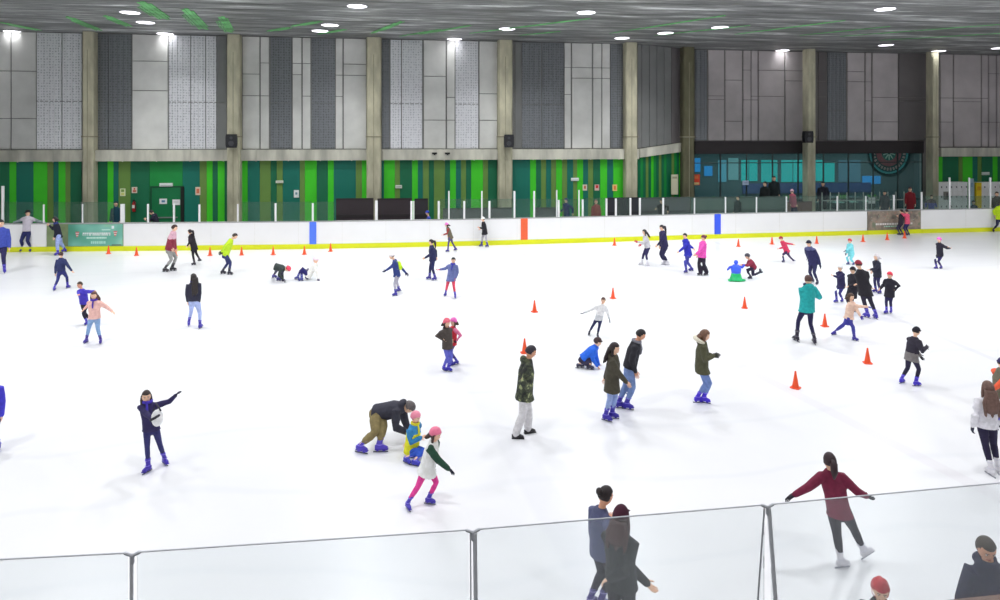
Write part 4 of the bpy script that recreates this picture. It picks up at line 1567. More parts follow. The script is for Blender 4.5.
# ------------------------------------------------------------------ near barrier
YG = 4.87
ngl = glass_mat((0.955, 0.968, 0.97), 0.065, name='near_glass')
alu = mat((196, 198, 204), 0.5, 0.1, vary=0.06, name='aluminium')
g0 = thing('glass_barrier', (0, YG, 1.22), 'clear glass rink barrier with a thin metal top rail in the foreground', 'glass barrier')
cols_px = [(-210, 571), (132, 553), (473, 530), (768, 505), (1030, 480.5)]
GP = [at_Y(x, y, YG) for x, y in cols_px]
for i in range(len(GP) - 1):
    A, B_ = GP[i], GP[i + 1]
    q = MB()
    q.add([(A.x + 0.03, YG, 1.24), (B_.x - 0.03, YG, 1.24), (B_.x - 0.03, YG, B_.z - 0.012), (A.x + 0.03, YG, A.z - 0.012),
           (A.x + 0.03, YG + 0.012, 1.24), (B_.x - 0.03, YG + 0.012, 1.24), (B_.x - 0.03, YG + 0.012, B_.z - 0.012), (A.x + 0.03, YG + 0.012, A.z - 0.012)],
          [(0, 1, 2, 3), (7, 6, 5, 4), (0, 4, 5, 1), (1, 5, 6, 2), (2, 6, 7, 3), (3, 7, 4, 0)])
    q.build('pane', ngl, g0)
    q = MB()
    q.tube([A + Vector((0.035, 0.006, 0)), B_ + Vector((-0.035, 0.006, 0))], 0.0055, 6)
    q.build('top_rail', alu, g0)
for i, (dx, lean_) in enumerate(((0, 0.0), (0, 0.0), (0, 0.0))):
    p = GP[i + 1]
    two = [(-0.005, 0.0, 0.012)] if i == 0 else ([(-0.018, 0.006, 0.006), (0.014, 0.012, 0.016)] if i == 1 else [(-0.026, -0.075, 0.007), (0.010, 0.075, 0.016)])
    q = MB()
    for (a, b, r) in two:
        q.tube([Vector((p.x + a + b, YG + 0.006, 1.2)), Vector((p.x + a, YG + 0.006, p.z - 0.03))], r, 8)
    q.build('post', mat((205, 207, 212), 0.5, 0.1, vary=0.05, name='post_steel'), g0)
    q = MB()
    q.tube([Vector((p.x - 0.045, YG + 0.006, p.z - 0.002)), Vector((p.x, YG + 0.006, p.z - 0.022)), Vector((p.x + 0.045, YG + 0.006, p.z - 0.002))], 0.012, 8)
    q.tube([Vector((p.x, YG + 0.006, p.z - 0.02)), Vector((p.x, YG + 0.006, p.z - 0.07))], 0.014, 8)
    q.build('clamp', mat((190, 192, 198), 0.4, 0.2, vary=0.05, name='clamp_steel'), g0)
root = thing('dasher_board', (0, YG, 0), 'near rink board with a brown wooden cap at the bottom right corner', 'rink board')
q = MB()
q.box((-16, YG - 0.10, 0), (16, YG + 0.10, 1.19))
q.build('panel', white, root)
q = MB()
q.box((-16, YG - 0.16, 1.19), (16, YG + 0.13, 1.235))
q.build('cap', mat((118, 92, 80), 0.6, vary=0.15, scale=6, name='brown_wood'), root)

# ------------------------------------------------------------------ cones
cone_orange = mat((244, 82, 40), 0.5, vary=0.05, gain=1.15, name='cone_orange')
CO = [(108.5, 253.8, 'beside the left end of the green banner gate'), (136.5, 255.6, 'left of the man in the maroon jumper'), (175.3, 256, 'at the hand of the man in the maroon jumper'),
      (210, 255.6, 'between the girl in black and the yellow jumper'), (241.5, 255.2, 'right of the yellow jumper'), (273.2, 254.8, 'above the crouching child with the red helmet'),
      (304.4, 254.4, 'left of the first blue line'), (330.6, 251.4, 'right of the first blue line'), (614.5, 245.4, 'right of the red line near the board'),
      (738.4, 246.6, 'right of the second blue line'), (772, 244.2, 'beside the running child in red'), (816.7, 243.5, 'above the skater with white chest stripe'),
      (863, 241.7, 'right of the child in pale aqua'), (887.2, 239.8, 'below the patterned gate banner'), (904.6, 238.2, 'below the pink jacket at the gate'),
      (613, 298.4, 'behind the child in white with dark gloves'), (534.5, 312, 'alone behind the man in camouflage'), (524.6, 353, 'just behind the head of the man in camouflage'),
      (744.6, 308.2, 'alone below the skating aid'), (824.8, 326.4, 'between the teal coat and the girl in peach'), (867.5, 363.2, 'below the girl in peach'),
      (795.5, 388, 'nearest to the camera, alone on open ice')]
proto = None
for (px, py, lb) in CO:
    p = at_z(px, py)
    if proto is None:
        proto = thing('traffic_cone', (0, 0, 0), '', 'cone', 'orange cones on the ice')
        q = MB()
        q.lathe((0, 0, 0), [(0.078, 0.02), (0.074, 0.03), (0.026, 0.32), (0.020, 0.375), (0.012, 0.38)], 14)
        q.build('body', cone_orange, proto, True)
        q = MB()
        w = 0.098
        c = 0.025
        prof = [(-w, -w + c), (-w + c, -w), (w - c, -w), (w, -w + c), (w, w - c), (w - c, w), (-w + c, w), (-w, w - c)]
        q.rings([[Vector((a, b, z)) for a, b in prof] for z in (0.001, 0.022)])
        q.build('base', cone_orange, proto)
        o = proto
    else:
        o = proto.copy()
        COL.objects.link(o)
        for ch in list(proto.children):
            d_ = ch.copy()
            COL.objects.link(d_)
            d_.parent = o
    o.location = p
    o.rotation_euler.z = (px * 7.3) % 1.5
    o['_w'] = tuple(p)
    o['label'] = 'orange cone ' + lb
    sc_ = 0.95 if py < 260 else 0.90
    o.scale = (sc_, sc_, sc_)
for ch in proto.children:
    pass

# ------------------------------------------------------------------ lamps
LP = [(357, 6, 'largest of the middle left'), (586, 12.4, 'alone right of the middle column'), (885, 9, 'largest at the upper right'), (130, 12.4, 'first of the slanting row of three'),
      (145.5, 22.3, 'middle of the slanting row of three'), (165, 33.6, 'last of the slanting row of three, touching the wall'), (12.5, 31.4, 'at the far left edge'),
      (330, 25, 'upper of the close pair'), (320, 30.8, 'lower of the close pair'), (454.5, 39, 'low by the wall left of the middle column'), (507, 28.8, 'over the middle column'),
      (622, 38, 'low by the corner column'), (665.5, 33, 'right of the corner column'), (720, 27.3, 'over the dark column'), (782.5, 50.4, 'lowest over the cafe'),
      (886, 45, 'below the largest right one'), (938.5, 51, 'lowest over the right column'), (999, 48, 'at the right edge')]
glow = emis((250, 248, 255), 3.0)
rim = mat((190, 190, 196), 0.4, 0.4, name='lamp_rim')
LROWS = []
proto_l = None


def add_lamp(p, r, label):
    global proto_l
    if proto_l is None:
        proto_l = thing('ceiling_lamp', (0, 0, 0), label, 'ceiling lamp', 'round ceiling lamps')
        q = MB()
        q.lathe((0, 0, 0), [(0.39, -0.012), (0.42, -0.02), (0.42, -0.002), (0.39, -0.001)], 28)
        q.build('rim', rim, proto_l, True)
        q = MB()
        q.lathe((0, 0, 0), [(0.02, -0.022), (0.30, -0.021), (0.38, -0.018), (0.38, -0.01)], 28)
        q.build('diffuser', glow, proto_l, True)
        o = proto_l
    else:
        o = proto_l.copy()
        COL.objects.link(o)
        for ch in proto_l.children:
            c_ = ch.copy()
            COL.objects.link(c_)
            c_.parent = o
    o.location = p
    o.scale = (r, r, 1)
    o['label'] = label


LIGHTS = []
for (px, py, lb) in LP:
    p = cpt(px, py)
    p.z = CEIL
    add_lamp(p, 1.0, 'round white ceiling lamp, ' + lb)
    LIGHTS.append((p.x, p.y))
for y in (1.0, 8.0, 15.0, 21.0):
    for x in (-25, -17, -9, -1, 7, 15, 23, 31, 40):
        add_lamp(Vector((x, y, CEIL)), 1.0, 'round white ceiling lamp over the near part of the rink')
        LIGHTS.append((x, y))
for (x, y) in LIGHTS:
    L = bpy.data.lights.new('lamp_light', 'AREA')
    L.shape = 'DISK'
    L.size = 0.8
    L.energy = LAMP_W * (0.05 if y > 33.5 else 0.8 if y > 30 else 1.5 if y > 22 else 1.9 if y > 20 else 1.1 if y > 14 else 1.0 if y > 5 else 0.95)
    L.energy *= 1.3 if x < -12 or x > 29 else 1.0
    L.color = (0.97, 0.98, 1.0)
    L.spread = math.radians(125 if y > 30 else 150)
    o = bpy.data.objects.new('lamp_light', L)
    COL.objects.link(o)
    o.location = (x, y, CEIL - 0.12)
# cafe interior lamps
for px in (715, 765, 830, 890):
    L = bpy.data.lights.new('cafe_light', 'AREA')
    L.size = 1.0
    L.energy = 130
    L.color = (0.75, 0.95, 1.0)
    o = bpy.data.objects.new('cafe_light', L)
    COL.objects.link(o)
    p = at_Y(px, 150, 41)
    o.location = (p.x, 41, 4.6)
w = bpy.data.worlds.new('world')
scene.world = w
w.use_nodes = True
w.node_tree.nodes['Background'].inputs['Color'].default_value = (0.9, 0.95, 1, 1)
w.node_tree.nodes['Background'].inputs['Strength'].default_value = 0.02

# ------------------------------------------------------------------ who is on the ice
NAVY = (34, 38, 84)
BLACK = (26, 26, 34)
JEANS = (128, 156, 206)
DJEANS = (44, 46, 96)

# far left group
person('person in a blue jacket cut off by the left edge of the picture', (1, 223.5), [(-3, 272), (4.5, 273)], 300, jacket=(62, 78, 170), trousers=(40, 36, 84), hem=247, haircol=(34, 30, 30))
person('person in grey top and black cap leaning on the board, both arms spread', (28, 213), [(22.5, 251.7), (31, 251.7)], 268, hands=((12.5, 223, 0.25), (46.5, 223, 0.25)),
       jacket=(196, 190, 200), trousers=(34, 40, 92), hem=230, hat='cap', hatcol=(22, 22, 26), gloves=(30, 30, 36), skate=(40, 50, 130))
person('person in a dark navy top and pale blue jeans standing at the banner gate', (55, 219.5), [(57, 255.5), (64, 252)], 215, hands=((48.5, 224.5, -0.2), None), jacket=(26, 28, 48), band=(0.93, (50, 60, 130)),
       trousers=(150, 164, 214), tw=1.25, hem=238, hair='bob', haircol=(34, 30, 34))
person('small child in brown coat half hidden beside the banner gate', (64.8, 226.5), [(63.5, 250.6), (67.5, 250.2)], 200, jacket=(86, 58, 56), trousers=(50, 40, 44), hem=240, haircol=(60, 44, 40))
person('child in navy seen from behind with arms held away, below the banner gate', (61, 254.8), [(54.5, 290.5), (68.2, 288)], 90, hands=((55.3, 274.5), (72.5, 271.8)), jacket=(38, 46, 90), trousers=(40, 46, 110),
       hem=271, haircol=(58, 36, 34))
person('man in royal blue top standing behind the girl with the purple scarf', (79.8, 285), [(86.3, 325), (90, 323.5)], 262, hip=(84.5, 304), hands=((78.8, 294.5, -0.35), (95, 291, -0.4)), neck=(82, 290),
       jacket=(66, 54, 178), trousers=(32, 28, 46), hem=303, haircol=(56, 40, 30), skin='m')
person('girl in a peach jumper and purple scarf with long curly hair, left arm stretched out', (94, 295.5), [(86, 343), (100.6, 343.8)], 282, hip=(94.5, 317), hands=((83.5, 310), (113.2, 312)),
       jacket=(240, 184, 174), trousers=(132, 164, 206), hem=318.5, hair='long', haircol=(84, 54, 46), hairlen=0.18, scarf=(72, 44, 160), skate=(64, 44, 150))
person('man in a maroon jumper with pink shoulders and grey trousers facing right', (174.5, 228), [(165.7, 272), (173, 271)], 10, hip=(169.5, 248.5), hands=((172.5, 249.5), (176, 250)), jacket=(140, 48, 66),
       band=(0.66, (214, 170, 186)), trousers=(150, 150, 148), hem=250, haircol=(56, 34, 30), skate=(46, 44, 50), tw=0.95)
person('girl in a black coat and leggings skating left beside the maroon jumper', (190, 232), [(193.7, 265.2), (199.8, 260, 0.3)], 170, hip=(194, 246.5), hands=((187, 246.5), (190, 246)), jacket=(38, 32, 40),
       trousers=(30, 28, 36), hem=250.5, hair='pony', haircol=(34, 26, 28), skate=(60, 56, 64), t=27.2, hood=True)
person('boy in a bright yellow jumper leaning forward to the right', (234.8, 236.2), [(223.3, 274), (230, 274.8)], 8, hip=(225.5, 254), neck=(231, 240), hands=((221, 252.5), (220.6, 252.3)), jacket=(190, 226, 44),
       trousers=(44, 52, 104), hem=255.5, haircol=(44, 32, 30), skate=(38, 38, 56), gloves=(36, 36, 50))
person('woman with long dark hair and pale jeans seen from behind', (193.5, 277.5), [(188.8, 326), (200.5, 328.3)], 100, hands=((187.8, 303), (199, 304)), jacket=(44, 44, 62), trousers=(170, 184, 232), hem=299.5,
       hair='long', haircol=(38, 32, 32), hairlen=0.42, skate=(66, 56, 172), scarf=(60, 54, 190), hface=150)
person('child in a red helmet bent double with hands down to the ice', (287.3, 268.8), [(278.8, 280.8), (274.5, 278)], 0, hip=(276.8, 267), neck=(284.3, 268.5), Ht=1.35, hands=((283.7, 280), (283, 280)), jacket=(50, 60, 58),
       trousers=(70, 68, 90), hat='helmet', hatcol=(214, 60, 84), skate=(70, 66, 150), gloves=(40, 36, 60), hpitch=-40, t=23.8)
person('child in cream jacket and navy trousers sitting back on the ice', (315.8, 260.3), [(297, 279.5), (300.8, 281)], 182, hip=(308.6, 275.3), neck=(316, 264.4), Ht=1.32,
       kup=4, legk=1.12, hands=((318.6, 280), (308, 270)), jacket=(238, 236, 224), trousers=(34, 30, 98), hat='fur', hatcol=(222, 196, 206), t=24.1, skate=(74, 78, 160), hair=None, gloves=(90, 84, 110), skin='l')
k = person('child in a navy jacket, white hat and grey trousers carrying a neon backpack', (391.8, 256.5), [(395, 296), (399, 290, 0.4)], 196, hip=(397, 274.5), hands=((385, 271), (407, 274)), jacket=(44, 60, 124), trousers=(160, 158, 172),
       hem=276.5, hat='fur', hatcol=(206, 200, 202), skate=(60, 54, 160), neck=(394.8, 260.5), t=21.9, gloves=(30, 30, 70))
def backpack(k, c, label, w=0.15):
    root = thing('backpack', k['nk'] - k['U'] * 0.2, label, 'backpack')
    q = MB()
    H = k['H']
    cc = k['nk'] - k['U'] * 0.15 * H - k['FW'] * 0.10 * H
    q.loft([(cc - k['U'] * 0.11 * H, k['RV'], k['FW'], .06 * H, .045 * H), (cc - k['U'] * 0.07 * H, k['RV'], k['FW'], .085 * H, .06 * H),
            (cc + k['U'] * 0.04 * H, k['RV'], k['FW'], .082 * H, .055 * H), (cc + k['U'] * 0.10 * H, k['RV'], k['FW'], .055 * H, .035 * H)], 14)
    q.build('bag_body', cloth(c), root, True)
    q = MB()
    q.ell(cc - k['U'] * 0.05 * H - k['FW'] * 0.05 * H, k['RV'] * 0.06 * H, k['FW'] * 0.025 * H, k['U'] * 0.045 * H, 12, 8)
    q.build('pocket', cloth([int(v * 0.8) for v in c]), root, True)
    for s_ in (-1, 1):
        q = MB()
        q.tube([k['nk'] + k['RV'] * s_ * 0.06 * H - k['FW'] * 0.05 * H - k['U'] * 0.03 * H, k['nk'] + k['RV'] * s_ * 0.07 * H + k['FW'] * 0.01 * H + k['U'] * 0.012 * H,
                k['nk'] + k['RV'] * s_ * 0.07 * H + k['FW'] * 0.075 * H - k['U'] * 0.06 * H, cc + k['RV'] * s_ * 0.09 * H - k['U'] * 0.08 * H + k['FW'] * 0.06 * H], 0.012 * H, 6, flat=0.6)
        q.build('strap', cloth([int(v * 0.7) for v in c]), root, True)
backpack(k, (196, 240, 40), 'neon yellow backpack on the child in the navy jacket')
person('woman in navy with a ponytail skating left beside the pink leggings', (431.2, 242.3), [(428.8, 279.5), (434.3, 280.5)], 190, hip=(432.8, 258.5), hands=((424, 258.5), (436.5, 258)), jacket=(36, 38, 80), trousers=(34, 38, 84), hem=261,
       hair='pony', haircol=(34, 28, 36), skate=(58, 50, 150), hairlen=0.25)
person('girl in a pink hat and olive coat striding left near the board', (446.8, 225), [(447.4, 251.8), (455.8, 249.2, 0.2)], 188, hip=(450.3, 236), hands=((442.8, 235), (448, 236)), jacket=(104, 96, 78), sleeves=(150, 62, 60),
       trousers=(84, 78, 130), hem=239, hat='beanie', hatcol=(244, 120, 190), skate=(74, 62, 158), hair='bob', haircol=(60, 40, 36), t=30.3)
person('person in a white hat and long black coat at the board, facing left', (483, 219.3), [(481, 246.5), (487, 247)], 200, hip=(484.7, 231), hands=((479, 227.5), (480, 229)), jacket=(32, 30, 38), trousers=(186, 182, 190), hem=234.5,
       hat='beanie', hatcol=(236, 230, 238), skate=(62, 56, 150))
person('child in a blue grey jacket and pink red leggings with one arm pointing left', (453.4, 260.5), [(445.3, 296), (455.2, 298.5)], 262, hip=(451.3, 277), hands=((438.6, 269.8), (455.4, 279)), jacket=(98, 108, 160), trousers=(210, 66, 90),
       hem=281, haircol=(30, 28, 30), scarf=(60, 60, 170), gloves=(190, 50, 70), puff=1.6)

# middle of the ice
person('girl in a dark navy jacket pointing up to the right with her raised arm', (146.3, 396.5), [(147, 472.5), (165.2, 464.5)], 285, hip=(151, 427), hands=((154, 420, -0.3), (177, 394)), neck=(148, 403.5), puff=0.3, tw=0.88, jacket=(44, 38, 84),
       trousers=(50, 50, 106), hem=430, hair='long', hairlen=0.12, haircol=(50, 38, 36), skate=(76, 56, 190), gloves=(36, 30, 60), scarf=(70, 56, 180), foot_dir=[250, 320], hface=300)
bp = at_depth(157.3, 418, at_z(156, 468).dot(CF) - 0.35)
root = thing('shoulder_bag', bp, 'white round bag held in front of the girl who points', 'bag')
q = MB()
q.ell(bp, CR * 0.085, UP * 0.125, CF * 0.07, 16, 10)
q.build('bag_body', cloth((236, 236, 240)), root, True)
q = MB()
q.tube([bp + UP * 0.11 - CR * 0.06, bp + UP * 0.22 - CR * 0.02, bp + UP * 0.11 + CR * 0.05], 0.014, 6)
q.tube([bp + UP * 0.0 - CF * 0.07 - CR * 0.06, bp + UP * 0.03 - CF * 0.075, bp + UP * 0.06 - CF * 0.055 + CR * 0.05], 0.02, 6)
q.build('strap', cloth((50, 50, 60)), root, True)
person('adult in a charcoal jacket and olive trousers bent over a small child', (408.8, 407), [(361.5, 453), (381, 452)], 350, legk=0.84, hip=(378, 413), neck=(402, 407.5), hands=((411.5, 434), (410.5, 436)), Ht=1.5, jacket=(52, 52, 64),
       trousers=(132, 118, 78), tw=1.25, skate=(84, 66, 200), haircol=(90, 84, 84), hpitch=-35, hem=416, t=11.25, hood=True, puff=1.8, knees=[350, 350])
person('small child in pink helmet and blue and yellow jacket before the bent adult', (415.8, 417.5), [(407, 463.5), (416, 466)], 330, hip=(411.5, 449), neck=(414.5, 425), hands=((423, 437), (406, 444)), Ht=1.12, t=10.75,
       jacket=(232, 228, 44), sleeves=(52, 130, 184), band=(0.72, (60, 140, 196)), trousers=(44, 84, 190), hat='helmet', hatcol=(236, 128, 150), skate=(60, 60, 190), scarf=(220, 214, 50), hem=452, skin='l', puff=2.0)
person('girl in a pink helmet, white vest and pink leggings skating right', (435.5, 434.5), [(408.2, 509.5), (430, 504)], 340, hip=(427.5, 466), neck=(433.5, 443), hands=((450.5, 470.5), (433, 470)), jacket=(240, 240, 232), sleeves=(30, 70, 52),
       trousers=(226, 64, 150), hem=473, hat='helmet', hatcol=(244, 110, 140), skate=(76, 62, 190), gloves=(36, 40, 56), puff=2.2, t=9.35, hair='bob', haircol=(60, 42, 38), foot_dir=[300, 350])
person('child in a pink helmet and dark olive coat, left one of the close pair', (446.8, 323), [(444.5, 370.5), (449, 371.3)], 320, hip=(447.3, 345), hands=((444, 340), (452, 341)), jacket=(74, 66, 62), trousers=(96, 100, 196), hem=348.5,
       hat='helmet', hatcol=(240, 96, 116), skate=(60, 52, 190), hair='bob', haircol=(50, 36, 34), puff=1.8, hood=True)
person('child in a bright pink helmet and red and pink jacket, right of the pair', (453.5, 322), [(451.5, 366), (456, 364.5)], 215, hip=(452.5, 342.5), hands=((450, 340), (455.6, 342)), jacket=(198, 44, 60), sleeves=(230, 120, 160),
       trousers=(70, 60, 120), hem=345, hat='helmet', hatcol=(244, 100, 176), skate=(56, 50, 176), gloves=(40, 24, 34), hair='bob', haircol=(70, 46, 40))
person('man in a green camouflage jacket and pale grey trousers facing right', (530.8, 352), [(517.5, 438.5), (529.5, 433)], 8, hip=(524.5, 393), legk=0.9, neck=(527.3, 361), hands=((530, 391), (528, 391)), jmat=camo_mat(), trousers=(212, 210, 212), tw=1.15,
       hem=399, shoes='real', skate=(28, 26, 32), haircol=(44, 40, 50), hood=True, puff=1.6, flare=1.35, bare_hand=False, skin='m')
person('child in a white top with dark gloves leaning back, arms spread', (603.3, 300.5), [(589.2, 335), (597.8, 337.5)], 262, hip=(599, 318), hands=((582.8, 313.3), (609.8, 320.5)), jacket=(228, 228, 230), trousers=(36, 40, 84), hem=320,
       haircol=(72, 46, 40), gloves=(38, 38, 70), skate=(34, 34, 60), neck=(602, 305), band=(0.25, (200, 202, 206), 1))
person('child in a bright blue jumper kneeling on the ice with one hand down', (597.6, 342), [(580, 368), (590, 369.5)], 350, hip=(583.5, 358.5), neck=(596, 347), hands=((598.5, 367.5), (599.5, 366.5)), Ht=1.22, t=14.9,
       jacket=(38, 104, 222), trousers=(48, 44, 70), skate=(60, 60, 84), haircol=(56, 44, 44), hat='beanie', hatcol=(64, 50, 52), knees=[350, 350], hem=359)
person('woman in an olive parka walking hand in hand with the man in black', (614.5, 348.5), [(607, 421), (613.5, 418.5)], 335, hip=(612, 379), hands=((628, 384), (604.5, 380)), jacket=(70, 66, 54), trousers=(150, 170, 218), hem=391,
       hair='long', haircol=(40, 30, 32), hairlen=0.22, skate=(60, 46, 176), hood=True, puff=1.6, hface=330)
person('man in a black jacket and grey scarf with blue jeans, walking right', (640.7, 335), [(620.5, 408), (628, 409.5)], 350, hip=(629.5, 367.5), neck=(635.5, 343), hands=((636.3, 374), (633, 374)), jacket=(40, 40, 48), trousers=(116, 140, 190), hem=367,
       haircol=(28, 24, 28), skate=(60, 46, 176), scarf=(128, 128, 138), skin='m', tw=1.1)
person('woman in an olive parka with a cream fur hood and pale jeans', (704.8, 335.5), [(698.8, 402.5), (705, 403)], 350, hip=(701.5, 367), neck=(702.6, 343), hands=((715.5, 355), (714, 356)), jacket=(80, 80, 58), trousers=(110, 134, 190), hem=373,
       haircol=(106, 76, 60), hood=(232, 204, 184), skate=(72, 44, 220), hair='bob', puff=1.6, gloves=(50, 52, 44))

# right of the middle, far
person('girl in a grey top and white skates crouching as she skates left', (644.5, 232), [(641, 265), (647, 266)], 185, hip=(647.6, 246.5), neck=(645, 236.5), hands=((636.8, 241.5), (640.5, 245)), jacket=(196, 194, 200), trousers=(44, 40, 84), hem=247.5,
       hair='long', hairlen=0.2, haircol=(40, 34, 36), skate=WHITESK, gloves=(196, 60, 84))
person('woman in navy with a long ponytail and white skates', (661.8, 227.8), [(663.8, 264.6), (667, 265)], 195, hip=(664.7, 245.5), hands=((656.8, 246), (660, 247)), jacket=(42, 38, 78), trousers=(38, 36, 72), hem=247, hair='pony', hairlen=0.35,
       haircol=(34, 28, 34), skate=WHITESK, flare=1.3)
person('boy in a blue jumper and blue trousers beside the woman in pink', (685, 236), [(685.8, 273), (691, 271)], 205, hip=(688.2, 253.5), hands=((678, 252.5), (694, 249)), jacket=(44, 48, 178), trousers=(70, 74, 170), hem=255.5, haircol=(36, 30, 32),
       skate=(60, 54, 160), tw=1.1)
person('woman in a pink jacket and flared black trousers', (703.6, 238), [(700, 275.5), (706, 275.5)], 195, hip=(702.3, 254.5), hands=((695, 255), (697.5, 256)), jacket=(226, 84, 178), trousers=(36, 30, 48), hem=257.5, hair='bun', haircol=(70, 44, 46),
       hat='beanie', hatcol=(100, 50, 70), flare=1.8, skate=(50, 44, 60), tw=1.1)
person('child in a maroon jacket and dark helmet pushing the skating aid', (747.5, 256.5), [(750, 279), (761, 273, 0.1)], 185, hip=(753.6, 267.5), neck=(750, 260.5), hands=((741, 265), (742, 264.5)), Ht=1.25, t=24.3, jacket=(140, 40, 66),
       trousers=(44, 38, 66), hem=269, hat='helmet', hatcol=(66, 64, 74), skate=(40, 38, 60))
# skating aid
sp = at_z(736, 281)
root = thing('skating_aid', sp, 'blue and green plastic skating aid pushed by the child in maroon', 'skating aid')
q = MB()
q.loft([(sp + UP * z, CR, CF, a, b) for z, a, b in ((0.02, 0.27, 0.20), (0.05, 0.28, 0.21), (0.08, 0.22, 0.17), (0.22, 0.17, 0.14), (0.28, 0.16, 0.13))], 16)
for s_ in (-1, 1):
    q.ell(sp + CR * 0.22 * s_ - CF * 0.08 + UP * 0.045, CR * 0.10, CF * 0.06, UP * 0.04, 10, 6)
q.build('base', mat((20, 166, 96), 0.4, name='green_plastic'), root, True)
q = MB()
q.loft([(sp + UP * z + CR * dx, CR, CF, a, b) for z, a, b, dx in ((0.28, 0.16, 0.13, 0), (0.42, 0.18, 0.14, 0), (0.52, 0.15, 0.12, 0.0), (0.58, 0.09, 0.08, 0))], 16)
q.ell(sp + UP * 0.66, CR * 0.075, CF * 0.075, UP * 0.08, 12, 8)
q.build('body', mat((50, 86, 226), 0.4, name='blue_plastic'), root, True)
for s_ in (-1, 1):
    q = MB()
    q.tube([sp + UP * 0.50 + CR * 0.12 * s_, sp + UP * 0.48 + CR * 0.22 * s_, sp + UP * (0.40 if s_ < 0 else 0.56) + CR * 0.29 * s_], [0.05, 0.045, 0.035], 8)
    q.build('handle', mat((46, 70, 196), 0.4, name='blue_plastic'), root, True)
person('child in a red jacket and maroon hat running with arms out', (781, 238.6), [(783.3, 262.3), (795.2, 262, 0.3)], 200, hip=(786.8, 251), neck=(782.6, 241.5), hands=((778.6, 248.8), (794.2, 244.5)), jacket=(206, 56, 92), trousers=(60, 44, 84), hem=252,
       hat='beanie', hatcol=(150, 40, 56), skate=(50, 46, 104), t=27.6, Ht=1.12)
person('man in navy with a white chest stripe and dark beanie', (808.8, 243.5), [(812, 282.5), (817.2, 284.6)], 215, hip=(813.2, 262.5), hands=((808.5, 259.5), (820.5, 266)), jacket=(38, 38, 84), trousers=(38, 38, 80), hem=264.5, hat='beanie',
       hatcol=(28, 28, 44), skate=(40, 38, 70), band=(0.86, (84, 88, 130)), gloves=(34, 34, 60))
person('woman in a teal jacket seen from behind with legs apart', (808.2, 280), [(796, 341), (814.3, 343.8)], 92, hip=(807, 308), hands=((804.3, 294, 0.35), (812.5, 294, 0.35)), jacket=(30, 162, 162), trousers=(34, 30, 72), hem=312, hair='short',
       haircol=(74, 48, 44), skate=(40, 34, 54), hood=True, puff=1.6, tw=0.85, scarf=(40, 40, 76))
person('child in a pale aqua snowsuit and red helmet', (849.8, 241), [(848, 264.5), (853.5, 265)], 200, hip=(851.5, 253.5), hands=((845.3, 251), (846, 254)), jacket=(122, 206, 214), trousers=(122, 206, 214), tw=1.35, hem=255, hat='helmet',
       hatcol=(182, 52, 62), skate=(70, 70, 140), puff=2.2, gloves=(60, 70, 100))
person('small child in navy with a white helmet and one arm out to the left', (840, 268), [(836, 302.5), (842, 302)], 205, hip=(841.3, 285), hands=((832.5, 275.3), (845, 284)), jacket=(40, 36, 78), trousers=(60, 56, 130), hem=288, hat='helmet',
       hatcol=(226, 222, 232), skate=(64, 56, 170), puff=1.6)
person('tall person in a long black coat and maroon beanie facing away', (858.4, 264.5), [(866.5, 317.5), (875.5, 318.5)], 100, hip=(864, 287), neck=(860.5, 271), hands=((872, 288), (857, 284)), jacket=(30, 28, 36), trousers=(38, 34, 54), hem=296,
       hat='beanie', hatcol=(128, 34, 50), skate=(68, 58, 184), puff=2.0)
person('person in black with a black hat standing behind the girl in peach', (852.8, 270.3), [(849.5, 311), (855.5, 311.5)], 200, hip=(852.6, 290), hands=((847.5, 287), (858, 288)), jacket=(36, 34, 44), trousers=(50, 40, 56), hem=298, hat='beanie',
       hatcol=(30, 24, 34), puff=2.2, skate=(62, 54, 170))
person('girl in black with a white headband reaching out to the left', (876.3, 257), [(875, 292.3), (879.5, 293.7)], 190, hip=(877.5, 272.5), hands=((868.8, 270), (872, 272)), jacket=(34, 36, 54), trousers=(42, 38, 84), hem=277, hair='bob',
       haircol=(190, 184, 188), skate=(60, 52, 150))
person('child in a black jacket and red helmet to the right of the group in black', (889.8, 275.3), [(886, 313.5), (891, 313)], 215, hip=(889.7, 292), hands=((879.5, 289.5), (894, 291)), jacket=(34, 32, 44), trousers=(40, 36, 80), hem=297, hat='helmet',
       hatcol=(214, 56, 76), skate=(70, 54, 190), puff=2.0)
person('girl in peach jumper leaning sideways, blue jacket tied round her waist', (850.8, 297), [(833.8, 335), (855.2, 340.8)], 300, hip=(848.8, 317), neck=(851, 302), hands=((870, 307), (861.5, 317.5, -0.2)), jacket=(240, 196, 176),
       trousers=(62, 62, 150), hem=318.5, hair='bob', haircol=(70, 50, 40), skate=(60, 50, 160), gloves=(66, 56, 160), skirt=(56, 56, 150), foot_dir=[200, 320], tw=1.15)
person('child in a pink helmet and black jacket trailing one arm behind', (939.2, 240), [(936, 269), (941, 268.7)], 195, hip=(940, 254.5), hands=((950.5, 248.3), (948, 247)), jacket=(32, 30, 46), trousers=(42, 34, 92), hem=256.5, hat='helmet',
       hatcol=(232, 84, 176), skate=(64, 50, 150))
person('child in a black and grey coat walking with legs apart, alone at the right', (916.3, 331.5), [(902, 383), (917, 386)], 15, hip=(911.5, 356), neck=(914.5, 338.5), hands=((926.8, 346.8), (921, 357)), jacket=(44, 40, 54), band=(0.22, (122, 118, 118), 1),
       trousers=(36, 32, 60), hem=361, hat='beanie', hatcol=(28, 26, 36), skate=(72, 54, 210), puff=2.2, gloves=(34, 30, 40))
